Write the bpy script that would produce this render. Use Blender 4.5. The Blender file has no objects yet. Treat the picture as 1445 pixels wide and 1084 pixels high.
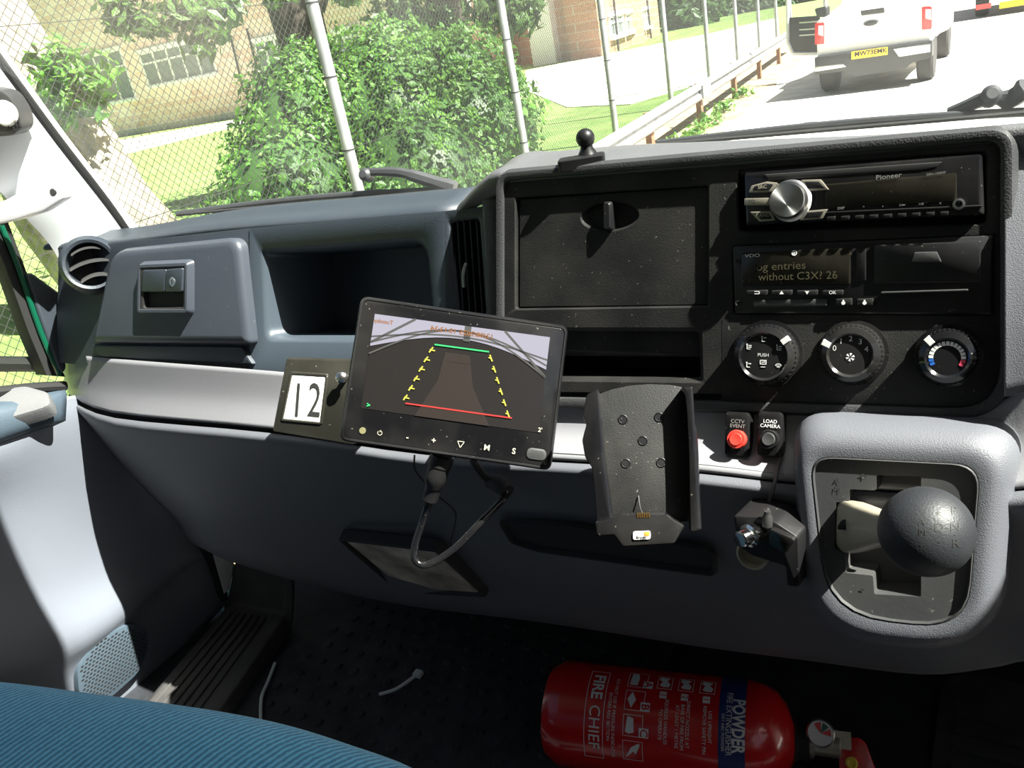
import bpy, bmesh, math, random
from mathutils import Vector, Matrix
random.seed(4)
S = bpy.context.scene
C = S.collection
# ------------------------------------------------------------------ camera, world, sun, exposure
FOC, CX, CY = 1155.0, 722.5, 542.0
RX = Vector((.85574, .48686, -.17514)); RD = Vector((.0564, -.42427, -.90378)); RF = Vector((-.51432, .76352, -.39052))
cd = bpy.data.cameras.new('camera'); cam = bpy.data.objects.new('camera', cd); C.objects.link(cam)
cd.sensor_width = 36; cd.lens = FOC/1445*36; cd.clip_start = .02; cd.clip_end = 400
cam.matrix_world = Matrix(((RX.x, -RD.x, -RF.x, 0), (RX.y, -RD.y, -RF.y, 0), (RX.z, -RD.z, -RF.z, 0), (0, 0, 0, 1)))
S.camera = cam
SUN = Vector((.60, .062, .78)).normalized()
w = bpy.data.worlds.new('sky'); S.world = w; w.use_nodes = True
nt = w.node_tree; bg = nt.nodes['Background']
sk = nt.nodes.new('ShaderNodeTexSky'); sk.sky_type = 'NISHITA'; sk.sun_disc = False
sk.sun_elevation = math.asin(SUN.z); sk.sun_rotation = math.atan2(SUN.x, SUN.y); sk.air_density = 1.3; sk.dust_density = 4
nt.links.new(sk.outputs[0], bg.inputs[0]); bg.inputs[1].default_value = .065
sl = bpy.data.lights.new('sun', 'SUN'); sl.energy = 17; sl.angle = .009; sl.color = (1, .965, .90)
so = bpy.data.objects.new('sun', sl); C.objects.link(so); so.rotation_euler = SUN.to_track_quat('Z', 'Y').to_euler(); so.location = (3, 0, 6)
vs = S.view_settings; vs.view_transform = 'Standard'; vs.look = 'None'; vs.gamma = 1; vs.use_curve_mapping = False; vs.exposure = .55
S.cycles.max_bounces = 8; S.cycles.transparent_max_bounces = 16

# ------------------------------------------------------------------ helpers
def ray(px, py):
    return RX*((px-CX)/FOC) + RD*((py-CY)/FOC) + RF
def onY(px, py, y): d = ray(px, py); return d*(y/d.y)
def onX(px, py, x): d = ray(px, py); return d*(x/d.x)
def onZ(px, py, z): d = ray(px, py); return d*(z/d.z)
def atT(px, py, t): return ray(px, py)*t
class Plane:
    def __init__(s, o, n_h, tilt, roll=0):
        nh = Vector((n_h[0], n_h[1], 0)).normalized(); t = math.radians(tilt); z = Vector((0, 0, 1))
        s.o = Vector(o); s.n = nh*math.cos(t)+z*math.sin(t); s.v = -nh*math.sin(t)+z*math.cos(t); s.u = s.v.cross(s.n)
        if roll:
            q = Matrix.Rotation(math.radians(roll), 3, s.n); s.u = q @ s.u; s.v = q @ s.v
    def uv(s, px, py, w=0):
        d = ray(px, py); p = d*(((s.o+s.n*w).dot(s.n))/d.dot(s.n)) - s.o
        return (p.dot(s.u), p.dot(s.v))
    def p(s, u, v, w=0): return s.o+s.u*u+s.v*v+s.n*w
    def px(s, x, y, w=0): u, v = s.uv(x, y, w); return s.p(u, v, w)
    def scale(s, x, y):                       # metres per pixel
        a = s.uv(x, y); b = s.uv(x+1, y); return math.hypot(a[0]-b[0], a[1]-b[1])
def camplane(px, py, t, roll=0, lean=0, turn=0):
    d = ray(px, py); n = -d.normalized(); h = Vector((n.x, n.y, 0)); a = math.radians(turn)
    h = Matrix.Rotation(a, 3, 'Z') @ h
    return Plane(d*t, (h.x, h.y), math.degrees(math.asin(n.z))+lean, roll)

M = {}
def mat(name, col, rough=.5, metal=0, bump=0, bscale=300, spec=.5, var=0, vscale=8, dust=0, dscale=260, emit=None, es=1, coat=0, col2=None):
    m = bpy.data.materials.new(name); m.use_nodes = True; n = m.node_tree.nodes; l = m.node_tree.links; b = n['Principled BSDF']
    c = tuple(col)+(1,) if len(col) == 3 else col
    b.inputs['Base Color'].default_value = c; b.inputs['Roughness'].default_value = rough; b.inputs['Metallic'].default_value = metal
    b.inputs['Specular IOR Level'].default_value = spec; b.inputs['Coat Weight'].default_value = coat
    geo = n.new('ShaderNodeTexCoord'); src = None
    def noise(sc, det=3):
        t = n.new('ShaderNodeTexNoise'); t.inputs['Scale'].default_value = sc; t.inputs['Detail'].default_value = det
        l.new(geo.outputs['Object'], t.inputs['Vector']); return t
    if var or col2:
        t = noise(vscale, 5); r = n.new('ShaderNodeValToRGB'); r.color_ramp.elements[0].position = .35; r.color_ramp.elements[1].position = .68
        k2 = col2 or [x*(1+var) for x in col[:3]]; k1 = col if col2 else [x*(1-var) for x in col[:3]]
        r.color_ramp.elements[0].color = tuple(k1[:3])+(1,); r.color_ramp.elements[1].color = tuple(k2[:3])+(1,)
        l.new(t.outputs['Fac'], r.inputs[0]); src = r.outputs[0]
    if dust:
        t = noise(dscale, 1); r = n.new('ShaderNodeValToRGB'); r.color_ramp.elements[0].position = .74; r.color_ramp.elements[1].position = .79
        l.new(t.outputs['Fac'], r.inputs[0]); t2 = noise(14, 4); mm = n.new('ShaderNodeMath'); mm.operation = 'MULTIPLY_ADD'
        mr = n.new('ShaderNodeMapRange'); mr.inputs[1].default_value = .42; mr.inputs[2].default_value = .75; mr.inputs[4].default_value = .12*dust
        l.new(t2.outputs['Fac'], mr.inputs[0]); l.new(r.outputs[0], mm.inputs[0]); mm.inputs[1].default_value = .7*dust; l.new(mr.outputs[0], mm.inputs[2])
        mx = n.new('ShaderNodeMix'); mx.data_type = 'RGBA'; l.new(mm.outputs[0], mx.inputs['Factor'])
        if src: l.new(src, mx.inputs['A'])
        else: mx.inputs['A'].default_value = c
        mx.inputs['B'].default_value = (.42, .39, .33, 1); src = mx.outputs['Result']
    if src: l.new(src, b.inputs['Base Color'])
    if bump:
        t = noise(bscale, 2); bp = n.new('ShaderNodeBump'); bp.inputs['Strength'].default_value = bump; bp.inputs['Distance'].default_value = .001
        l.new(t.outputs['Fac'], bp.inputs['Height']); l.new(bp.outputs[0], b.inputs['Normal'])
    if emit: b.inputs['Emission Color'].default_value = tuple(emit)+(1,); b.inputs['Emission Strength'].default_value = es
    M[name] = m; return m

def setp(o, label=None, cat=None, group=None, kind=None):
    if label: o['label'] = label
    if cat: o['category'] = cat
    if group: o['group'] = group
    if kind: o['kind'] = kind
    return o
def thing(name, loc, label, cat, group=None, kind=None):
    o = bpy.data.objects.new(name, None); C.objects.link(o); o.location = loc; o.empty_display_size = .02
    return setp(o, label, cat, group, kind)
def rootloc(o):
    v = Vector((0, 0, 0))
    while o: v += o.location; o = o.parent
    return v
class MB:
    def __init__(s): s.v = []; s.f = []; s.fm = []; s.m = 0
    def add(s, vs, fs):
        k = len(s.v); s.v += [Vector(a) for a in vs]; s.f += [tuple(i+k for i in f) for f in fs]; s.fm += [s.m]*len(fs); return s
    def loft(s, loops, cap0=False, cap1=True, closed=True):
        n = len(loops[0]); vs = [p for L in loops for p in L]; fs = []
        for i in range(len(loops)-1):
            for j in range(n if closed else n-1):
                a, b = i*n+j, i*n+(j+1) % n; fs.append((a, b, b+n, a+n))
        if cap0: fs.append(tuple(reversed(range(n))))
        if cap1: fs.append(tuple((len(loops)-1)*n+j for j in range(n)))
        return s.add(vs, fs)
    def box(s, c, h, ax=None):
        ax = ax or (Vector((1, 0, 0)), Vector((0, 1, 0)), Vector((0, 0, 1))); c = Vector(c); v = []
        for z in (-1, 1):
            for x, y in ((-1, -1), (1, -1), (1, 1), (-1, 1)): v.append(c+ax[0]*h[0]*x+ax[1]*h[1]*y+ax[2]*h[2]*z)
        return s.add(v, [(3, 2, 1, 0), (4, 5, 6, 7), (0, 1, 5, 4), (1, 2, 6, 5), (2, 3, 7, 6), (3, 0, 4, 7)])
    def tube(s, pts, r, seg=10, smooth=0, cap=True):
        pts = [Vector(p) for p in pts]
        if smooth: pts = catmull(pts, smooth)
        n = len(pts); rr = r if isinstance(r, (list, tuple)) else [r]*n
        if len(rr) != n: rr = [rr[min(len(rr)-1, int(i/(n-1)*(len(rr)-1)+.5))] for i in range(n)]
        t0 = (pts[1]-pts[0]).normalized(); a = t0.orthogonal().normalized(); loops = []
        for i, p in enumerate(pts):
            t = (pts[min(i+1, n-1)]-pts[max(i-1, 0)]).normalized(); a = (a-t*a.dot(t)).normalized(); b = t.cross(a)
            loops.append([p+(a*math.cos(2*math.pi*k/seg)+b*math.sin(2*math.pi*k/seg))*rr[i] for k in range(seg)])
        return s.loft(loops, cap, cap)
    def lathe(s, o, ax, prof, seg=32, cap0=True, cap1=True, sx=None):
        o = Vector(o); ax = Vector(ax).normalized(); a = (Vector(sx) if sx else ax.orthogonal()).normalized(); b = ax.cross(a)
        return s.loft([[o+ax*h+(a*math.cos(2*math.pi*k/seg)+b*math.sin(2*math.pi*k/seg))*r for k in range(seg)] for r, h in prof], cap0, cap1)
    def obj(s, name, material, parent=None, smooth=True, label=None, cat=None, group=None, kind=None, solid=0, sub=0, bevel=0, ang=38):
        base = rootloc(parent) if parent else Vector((0, 0, 0))
        me = bpy.data.meshes.new(name); me.from_pydata([tuple(v-base) for v in s.v], [], s.f)
        mats = material if isinstance(material, (list, tuple)) else [material]
        for m in mats: me.materials.append(M[m] if isinstance(m, str) else m)
        if len(mats) > 1: me.polygons.foreach_set('material_index', s.fm)
        bm = bmesh.new(); bm.from_mesh(me); bmesh.ops.remove_doubles(bm, verts=bm.verts, dist=1e-6); bmesh.ops.recalc_face_normals(bm, faces=bm.faces)
        if smooth:
            for f in bm.faces: f.smooth = True
            for e in bm.edges:
                if len(e.link_faces) == 2 and e.calc_face_angle(0) > math.radians(ang): e.smooth = False
        bm.to_mesh(me); bm.free()
        o = bpy.data.objects.new(name, me); C.objects.link(o)
        if parent: o.parent = parent
        if sub: q = o.modifiers.new('s', 'SUBSURF'); q.levels = q.render_levels = sub
        if solid: q = o.modifiers.new('t', 'SOLIDIFY'); q.thickness = solid; q.offset = -1
        if bevel: q = o.modifiers.new('b', 'BEVEL'); q.width = bevel; q.segments = 2; q.limit_method = 'ANGLE'
        return setp(o, label, cat, group, kind)
def catmull(P, k):
    out = []; n = len(P)
    for i in range(n-1):
        a, b, c, d = P[max(i-1, 0)], P[i], P[i+1], P[min(i+2, n-1)]
        for j in range(k):
            t = j/k; out.append(.5*((2*b)+(c-a)*t+(2*a-5*b+4*c-d)*t*t+(3*b-a-3*c+d)*t**3))
    out.append(P[-1]); return out
def offset_poly(P, d):                        # positive = inwards, for a CCW or CW polygon
    n = len(P); A = sum(P[i][0]*P[(i+1) % n][1]-P[(i+1) % n][0]*P[i][1] for i in range(n)); sgn = 1 if A > 0 else -1; out = []
    for i in range(n):
        p0, p1, p2 = Vector(P[i-1]), Vector(P[i]), Vector(P[(i+1) % n])
        e1 = (p1-p0).normalized(); e2 = (p2-p1).normalized(); n1 = Vector((-e1.y, e1.x))*sgn; n2 = Vector((-e2.y, e2.x))*sgn
        k = 1+n1.dot(n2); q = p1+(n1+n2)*(d/max(k, .2)); out.append((q.x, q.y))
    return out
def rpoly(P, r, seg=5):
    n = len(P); out = []; R = r if isinstance(r, (list, tuple)) else [r]*n
    for i in range(n):
        p0, p1, p2 = Vector(P[i-1]), Vector(P[i]), Vector(P[(i+1) % n]); a = (p0-p1); b = (p2-p1)
        q = max(min(R[i], a.length*.49, b.length*.49), 1e-5); A = p1+a.normalized()*q; B = p1+b.normalized()*q
        for k in range(seg+1):
            t = k/seg; c = A*(1-t)**2+p1*2*t*(1-t)+B*t*t; out.append((c.x, c.y))
    return out
def pxp(pl, pts, w=0): return [pl.uv(x, y, w) for x, y in pts]
def rect(x0, y0, x1, y1): return [(x0, y0), (x1, y0), (x1, y1), (x0, y1)]
def prof(pl, P, r, steps, mb=None, cap0=False, cap1=True, seg=5):
    """P uv polygon; steps = (inset, height)"""
    mb = mb or MB(); R = r if isinstance(r, (list, tuple)) else [r]*len(P)
    loops = [[pl.p(a, b, w) for a, b in rpoly(offset_poly(P, ins), [max(q-ins*.8, .0004) for q in R], seg)] for ins, w in steps]
    return mb.loft(loops, cap0, cap1)
def slab(pl, P, r, w0, w1, bev=.001, mb=None, seg=5, cap0=True):
    return prof(pl, P, r, [(0, w0), (0, w1-bev), (bev*.3, w1-bev*.3), (bev, w1)], mb, cap0, True, seg)
def cell(pl, outer, inner, r, depth, lip=.0015, mb=None, seg=5, cap=True):
    """flat frame tile from polygon outer to a rounded opening inner sunk by depth"""
    mb = mb or MB(); n = seg+1
    O = []
    for i in range(4): O += [outer[i]]*n
    L0 = [pl.p(a, b, 0) for a, b in O]; L = [L0]
    for ins, w in ((0, 0), (lip*.4, -lip*.3), (lip, -lip), (lip*1.2, -depth)):
        L.append([pl.p(a, b, w) for a, b in rpoly(offset_poly(inner, ins), r, seg)])
    return mb.loft(L, False, cap)
def patch(rows, k=5, kc=4, mb=None):
    mb = mb or MB(); cols = list(zip(*rows)); cols = [catmull([Vector(p) for p in c], k) for c in cols]
    R = [catmull(list(r), kc) for r in zip(*cols)]
    return mb.loft(R, False, False, closed=False)
def text(s, pl, u, v, h, material, parent=None, rot=0, wof=.0006, ex=.0003, bold=0, name='lettering', align='CENTER', sx=1, mapf=None, label=None, sub=0, mirror=False):
    cu = bpy.data.curves.new('t', 'FONT'); cu.body = s; cu.size = 1; cu.align_x = align; cu.align_y = 'CENTER'; cu.offset = bold; cu.resolution_u = 3
    cu.extrude = 0; o = bpy.data.objects.new('t', cu); C.objects.link(o)
    dg = bpy.context.evaluated_depsgraph_get(); dg.update(); me = bpy.data.meshes.new_from_object(o.evaluated_get(dg)); bpy.data.objects.remove(o)
    bm = bmesh.new(); bm.from_mesh(me)
    if sub:
        bmesh.ops.triangulate(bm, faces=bm.faces)
        for _ in range(3):
            es = [e for e in bm.edges if e.calc_length() > sub]
            if es: bmesh.ops.subdivide_edges(bm, edges=es, cuts=1); bmesh.ops.triangulate(bm, faces=bm.faces)
    K = h/.7; c, sn = math.cos(math.radians(rot)), math.sin(math.radians(rot)); base = rootloc(parent) if parent else Vector((0, 0, 0))
    for vtx in bm.verts:
        x = vtx.co.x*K*sx*(-1 if mirror else 1); y = vtx.co.y*K; a = u+x*c-y*sn; b = v+x*sn+y*c
        vtx.co = (mapf(a, b) if mapf else pl.p(a, b, wof))-base
    bm.to_mesh(me); bm.free(); me.materials.clear(); me.materials.append(M[material])
    ob = bpy.data.objects.new(name, me); C.objects.link(ob); ob.parent = parent
    if label: ob['label'] = label
    return ob
def textpx(s, pl, x, y, hpx, material, parent, **k):
    w = k.pop('w', 0); u, v = pl.uv(x, y, w); return text(s, pl, u, v, hpx*pl.scale(x, y), material, parent, wof=w+.0006, **k)
def disc(pl, u, v, r, w0, w1, mb=None, seg=32, bev=.0008):
    mb = mb or MB(); return mb.lathe(pl.p(u, v, 0), pl.n, [(r, w0), (r, w1-bev), (r-bev, w1)], seg, sx=pl.u)

# ------------------------------------------------------------------ materials
mat('black_plastic', (.009, .009, .009), .6, spec=.3, bump=.3, bscale=900, dust=.4, dscale=330)
mat('black_smooth', (.007, .007, .008), .42, spec=.35, dust=.25, dscale=400)
mat('black_gloss', (.006, .006, .007), .16, dust=.35, dscale=330, coat=.3)
mat('rubber', (.012, .012, .012), .75)
mat('pad_grey', (.11, .112, .118), .36, bump=.5, bscale=700, dust=.2)
mat('pod_grey', (.035, .036, .038), .5, bump=.5, bscale=700, dust=.2)
mat('dash_blue', (.033, .042, .054), .45, bump=.4, bscale=900, dust=.12)
mat('glove_blue', (.050, .058, .074), .36, bump=.15, bscale=900, dust=.15, dscale=160)
mat('cubby_blue', (.050, .065, .082), .42, bump=.2, bscale=700)
mat('dash_grey', (.105, .11, .125), .5, bump=.4, bscale=1100, dust=.1)
mat('band_grey', (.21, .21, .225), .40, bump=.15, bscale=800, dust=.15)
mat('door_grey', (.15, .165, .195), .5, bump=.4, bscale=900)
mat('door_blue', (.06, .085, .11), .45, bump=.3, bscale=500)
mat('arm_pad', (.12, .123, .127), .7, bump=.6, bscale=600)
mat('pillar_white', (.62, .65, .66), .5, bump=.1)
mat('handle_white', (.75, .75, .80), .4)
mat('green_paint', (.004, .085, .045), .25, coat=.5)
mat('silver', (.62, .62, .63), .28, metal=1)
mat('chrome', (.75, .75, .75), .12, metal=1)
mat('champagne', (.42, .39, .32), .35, metal=.7)
mat('white_ink', (.75, .75, .74), .6)
mat('grey_ink', (.20, .20, .19), .6)
mat('cream_ink', (.36, .34, .26), .6)
mat('dark_ink', (.02, .02, .02), .6)
mat('card', (.85, .84, .76), .7)
mat('box_olive', (.016, .0155, .011), .5, dust=.5)
mat('red_plastic', (.75, .05, .035), .35, coat=.3)
mat('blue_mark', (.02, .13, .5), .5)
mat('red_mark', (.6, .06, .12), .5)
mat('ext_red', (.50, .006, .008), .25, coat=.6)
mat('ext_blue', (.01, .025, .12), .35)
mat('ext_ink', (.62, .60, .60), .5)
mat('brass_yellow', (.7, .5, .05), .4)
mat('mat_floor', (.018, .020, .025), .8, bump=.8, bscale=120, var=.4, vscale=30)
mat('sill_grey', (.045, .043, .042), .65, bump=.5, bscale=200, var=.35, vscale=18)
mat('tray_metal', (.42, .36, .29), .6, var=.5, vscale=22, bump=.3, bscale=80)
mat('lever', (.34, .31, .24), .4, coat=.1)
mat('knob', (.017, .019, .022), .52, bump=.25, bscale=700)
mat('bezel', (.042, .043, .044), .45, bump=.1, dust=.35)
mat('tie', (.55, .60, .62), .4)
mat('roof_lining', (.12, .12, .12), .9)
mat('vdo_glass', (.012, .011, .008), .12, dust=.3)
mat('lcd_text', (.05, .046, .024), .5)
mat('gold', (.8, .45, .12), .3, metal=1)
# outside
mat('asphalt', (.62, .59, .53), .9, var=.12, vscale=3, bump=.4, bscale=60)
mat('verge', (.24, .17, .10), .95, col2=(.40, .34, .20), vscale=4)
mat('lawn', (.12, .22, .045), .9, col2=(.22, .33, .09), vscale=1.3, bump=.8, bscale=30)
mat('path', (.60, .57, .50), .9, var=.1, vscale=3)
mat('galv', (.34, .36, .37), .45, metal=.4, var=.15, vscale=6)
mat('wire', (.035, .037, .035), .7, spec=.2)
mat('rail', (.24, .245, .25), .55, metal=.3, var=.2, vscale=5)
mat('rust_post', (.22, .11, .06), .8, var=.3, vscale=15)
mat('bark', (.06, .048, .035), .95, bump=1, bscale=20, var=.4, vscale=9)
mat('plane_bark', (.17, .15, .11), .95, bump=.6, bscale=12, col2=(.40, .35, .27), vscale=5)
mat('truck_white', (.80, .80, .80), .3, coat=.4)
mat('truck_black', (.03, .032, .035), .5)
mat('tyre', (.03, .03, .03), .85)
mat('tail_red', (.55, .02, .02), .25, coat=.5)
mat('plate_yellow', (.85, .60, .03), .4)
mat('sign_blue', (.10, .12, .50), .4)
mat('tinted', (.02, .025, .03), .08)
mat('frame_white', (.85, .85, .84), .5)
mat('pane', (.22, .25, .25), .15)
def leafmat(name, c1, c2):
    m = mat(name, c1, .5, col2=c2, vscale=3.5); n = m.node_tree.nodes; l = m.node_tree.links; b = n['Principled BSDF']
    tr = n.new('ShaderNodeBsdfTranslucent'); tr.inputs[0].default_value = tuple(x*1.3 for x in c2)+(1,); ms = n.new('ShaderNodeMixShader'); ms.inputs[0].default_value = .3
    l.new(b.outputs[0], ms.inputs[1]); l.new(tr.outputs[0], ms.inputs[2]); l.new(ms.outputs[0], n['Material Output'].inputs[0])
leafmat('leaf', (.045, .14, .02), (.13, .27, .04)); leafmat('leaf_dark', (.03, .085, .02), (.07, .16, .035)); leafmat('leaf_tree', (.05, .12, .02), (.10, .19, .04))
def brick(name, c1, c2, mortar, scale):
    m = mat(name, c1, .9); n = m.node_tree.nodes; l = m.node_tree.links; b = n['Principled BSDF']
    t = n.new('ShaderNodeTexBrick'); t.inputs['Color1'].default_value = c1+(1,); t.inputs['Color2'].default_value = c2+(1,); t.inputs['Mortar'].default_value = mortar+(1,)
    t.inputs['Scale'].default_value = scale; t.inputs['Mortar Size'].default_value = .016; t.inputs['Brick Width'].default_value = .9; t.inputs['Row Height'].default_value = .32
    g = n.new('ShaderNodeTexCoord'); sp = n.new('ShaderNodeSeparateXYZ'); cb = n.new('ShaderNodeCombineXYZ'); ad = n.new('ShaderNodeMath')
    l.new(g.outputs['Object'], sp.inputs[0]); l.new(sp.outputs[0], ad.inputs[0]); l.new(sp.outputs[1], ad.inputs[1]); l.new(ad.outputs[0], cb.inputs[0]); l.new(sp.outputs[2], cb.inputs[1])
    l.new(cb.outputs[0], t.inputs['Vector']); l.new(t.outputs[0], b.inputs['Base Color'])
brick('brick_pale', (.78, .52, .42), (.90, .72, .62), (.92, .88, .82), .7); brick('brick_red', (.42, .23, .14), (.50, .28, .17), (.5, .42, .34), .7)
# blue seat fabric: fine diagonal ribs
m = mat('seat_fabric', (.03, .17, .34), .85); n = m.node_tree.nodes; l = m.node_tree.links; b = n['Principled BSDF']
g = n.new('ShaderNodeTexCoord'); wv = n.new('ShaderNodeTexWave'); wv.inputs['Scale'].default_value = 55; wv.inputs['Distortion'].default_value = 1.6; wv.inputs['Detail'].default_value = 3; wv.inputs['Detail Scale'].default_value = 5
mp = n.new('ShaderNodeMapping'); mp.inputs['Rotation'].default_value = (0, 0, .25)
l.new(g.outputs['Object'], mp.inputs[0]); l.new(mp.outputs[0], wv.inputs['Vector'])
r = n.new('ShaderNodeValToRGB'); r.color_ramp.elements[0].color = (.04, .24, .44, 1); r.color_ramp.elements[1].color = (.15, .54, .78, 1); r.color_ramp.elements[0].position = .25; r.color_ramp.elements[1].position = .7
l.new(wv.outputs['Fac'], r.inputs[0]); l.new(r.outputs[0], b.inputs['Base Color'])
b.inputs['Sheen Weight'].default_value = .3
bp = n.new('ShaderNodeBump'); bp.inputs['Strength'].default_value = .5; bp.inputs['Distance'].default_value = .001; l.new(wv.outputs['Fac'], bp.inputs['Height']); l.new(bp.outputs[0], b.inputs['Normal'])
# windscreen glass with a thin film of dust standing in for glare haze
m = bpy.data.materials.new('glass'); m.use_nodes = True; n = m.node_tree.nodes; l = m.node_tree.links; n.clear()
ou = n.new('ShaderNodeOutputMaterial'); tr = n.new('ShaderNodeBsdfTransparent'); tr.inputs[0].default_value = (.97, .985, .97, 1); gl = n.new('ShaderNodeBsdfGlossy'); gl.inputs['Roughness'].default_value = .02
lw = n.new('ShaderNodeLayerWeight'); lw.inputs[0].default_value = .5; pw = n.new('ShaderNodeMath'); pw.operation = 'POWER'; pw.inputs[1].default_value = 5; fr = n.new('ShaderNodeMath'); fr.operation = 'MULTIPLY_ADD'; fr.inputs[1].default_value = .5; fr.inputs[2].default_value = .02; l.new(lw.outputs['Facing'], pw.inputs[0]); l.new(pw.outputs[0], fr.inputs[0]); mx = n.new('ShaderNodeMixShader'); df = n.new('ShaderNodeBsdfTranslucent'); df.inputs[0].default_value = (.8, .82, .78, 1)
mx2 = n.new('ShaderNodeMixShader'); g = n.new('ShaderNodeTexCoord'); no = n.new('ShaderNodeTexNoise'); no.inputs['Scale'].default_value = 5; no.inputs['Detail'].default_value = 6
mr = n.new('ShaderNodeMapRange'); mr.inputs[1].default_value = .4; mr.inputs[2].default_value = .8; mr.inputs[3].default_value = .008; mr.inputs[4].default_value = .055
l.new(g.outputs['Object'], no.inputs['Vector']); l.new(no.outputs['Fac'], mr.inputs[0]); l.new(mr.outputs[0], mx2.inputs[0])
l.new(fr.outputs[0], mx.inputs[0]); l.new(tr.outputs[0], mx.inputs[1]); l.new(gl.outputs[0], mx.inputs[2]); l.new(mx.outputs[0], mx2.inputs[1]); l.new(df.outputs[0], mx2.inputs[2]); l.new(mx2.outputs[0], ou.inputs[0]); M['glass'] = m

# ------------------------------------------------------------------ ground and the place outside
GZ = -2.1
def fx(y): return -4.91-.0905*y            # fence line
def rx(y): return -3.50-.0905*y            # guard rail line
def strip(name, a, b, z, m, y0=-8, y1=75):
    mb = MB(); n = 24; L = []
    for i in range(n+1):
        y = y0+(y1-y0)*i/n; L.append([Vector((a(y), y, z)), Vector((b(y), y, z)), Vector((b(y), y, z-.1)), Vector((a(y), y, z-.1))])
    mb.loft(L, True, True); return mb.obj(name, m, smooth=False, kind='structure')
strip('lawn', lambda y: -110, lambda y: fx(y)+.3, GZ, 'lawn')
strip('verge', lambda y: fx(y)+.3, lambda y: rx(y)+.55, GZ-.01, 'verge')
strip('road', lambda y: rx(y)+.55, lambda y: 60, GZ-.02, 'asphalt')
mb = MB(); P = [onZ(x, y, GZ) for x, y in ((742, 128), (800, 152), (890, 148), (1010, 112), (1100, 55), (1098, 25), (1000, 48), (880, 72), (742, 100))]
mb.loft([[p+Vector((0, 0, .004)) for p in P], [p+Vector((0, 0, .02)) for p in P]]); mb.obj('path', 'path', smooth=False, kind='structure')
mb = MB(); P = [onZ(x, y, GZ) for x, y in ((60, 246), (160, 222), (345, 176), (345, 167), (150, 202), (0, 228))]
mb.loft([[p+Vector((0, 0, .004)) for p in P], [p+Vector((0, 0, .02)) for p in P]]); mb.obj('path', 'path', smooth=False, kind='structure')

# brick school building on the left, frontal facade
fy = 41.0
def wall_quad(mb, P, thick):               # P list of 4 world points
    nn = (P[1]-P[0]).cross(P[3]-P[0]).normalized(); mb.loft([P, [p+nn*thick for p in P]], True, True)
bd = thing('school_building', (-50, fy, GZ), 'long pale brick building with white framed windows behind the tree and hedge', 'building')
mb = MB(); mb.box((-61, fy+4, GZ+7), (33, 4, 7)); mb.obj('wall', 'brick_pale', bd, smooth=False)
mb = MB(); mb.box((-61, fy-.05, GZ+.2), (33, .05, .2)); mb.obj('plinth', 'path', bd, smooth=False)
FP = Plane((-50, fy, 0), (0, -1), 0)
def bwin(pl, parent, x0, y0, x1, y1, nx, ny, slope=0, label=None):
    c0 = pl.uv(x0, y0); cb = pl.uv(x0+(y1-y0)*(.2 if slope else .02), y1); c1 = (pl.uv(x1, y0-(x1-x0)*(slope or .29))[0], cb[1]); a, b = min(c0[0], c1[0]), max(c0[0], c1[0]); lo, hi = min(c0[1], c1[1]), max(c0[1], c1[1])
    mb = MB(); t = .06
    for i in range(nx+1): u = a+(b-a)*i/nx; mb.box(pl.p(u, (lo+hi)/2, .04), (t, (hi-lo)/2, .06), (pl.u, pl.v, pl.n))
    for j in (0, .68, 1): v = lo+(hi-lo)*j; mb.box(pl.p((a+b)/2, v, .04), ((b-a)/2, t, .05), (pl.u, pl.v, pl.n))
    mb.box(pl.p((a+b)/2, lo-.12, .12), ((b-a)/2+.2, .1, .14), (pl.u, pl.v, pl.n)); mb.box(pl.p((a+b)/2, hi+.15, .08), ((b-a)/2+.2, .12, .1), (pl.u, pl.v, pl.n))
    f = mb.obj('window', 'frame_white', parent, smooth=False)
    g = MB(); g.box(pl.p((a+b)/2, (lo+hi)/2, .01), ((b-a)/2, (hi-lo)/2, .03), (pl.u, pl.v, pl.n)); g.obj('pane', 'pane', f, smooth=False)
bwin(FP, bd, 113, 84, 172, 150, 3, 2, .13); bwin(FP, bd, 197, 77, 296, 122, 5, 2, .13)
bwin(FP, bd, 360, 61, 402, 96, 3, 2, .13); bwin(FP, bd, 474, 48, 506, 72, 3, 2, .13); bwin(FP, bd, 524, 44, 560, 64, 3, 2, .13)
for a, b in (((348, 40), (366, 108)), ((325, 50), (344, 130))): mb = MB(); mb.tube([FP.px(*a, .2), FP.px(*b, .2)], .07, 6); mb.obj('drainpipe', 'truck_black', bd)
# end block and wing running along the road
wb = thing('brick_wing', (-24, 47, GZ), 'red brown brick wing with tall windows beyond the far lawn', 'building')
mb = MB(); a = onZ(757, 92, GZ); b = onZ(835, 80, GZ); c = onZ(932, 48, GZ)
mb.add([], []); H = 9
def prism(pts, z0, z1, mb): mb.loft([[Vector((p[0], p[1], z0)) for p in pts], [Vector((p[0], p[1], z1)) for p in pts]], True, True)
prism([(a.x, a.y), (b.x, b.y), (b.x+.1, b.y+8), (a.x, a.y+8)], GZ, GZ+H, mb)
mb.obj('end_block', 'brick_red', wb, smooth=False)
mb = MB(); b2 = onZ(850, 80, GZ); prism([(b2.x-.0, b2.y), (c.x, c.y), (c.x-9, c.y), (b2.x-9, b2.y+6)], GZ, GZ+H, mb); mb.obj('wing_wall', 'brick_red', wb, smooth=False)
mb = MB(); q = onZ(771, 90, GZ); mb.box((q.x+.3, q.y-.4, GZ+4.5), (.75, .35, 4.5)); mb.obj('white_pilaster', 'frame_white', wb, smooth=False, label='white pilaster')
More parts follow.
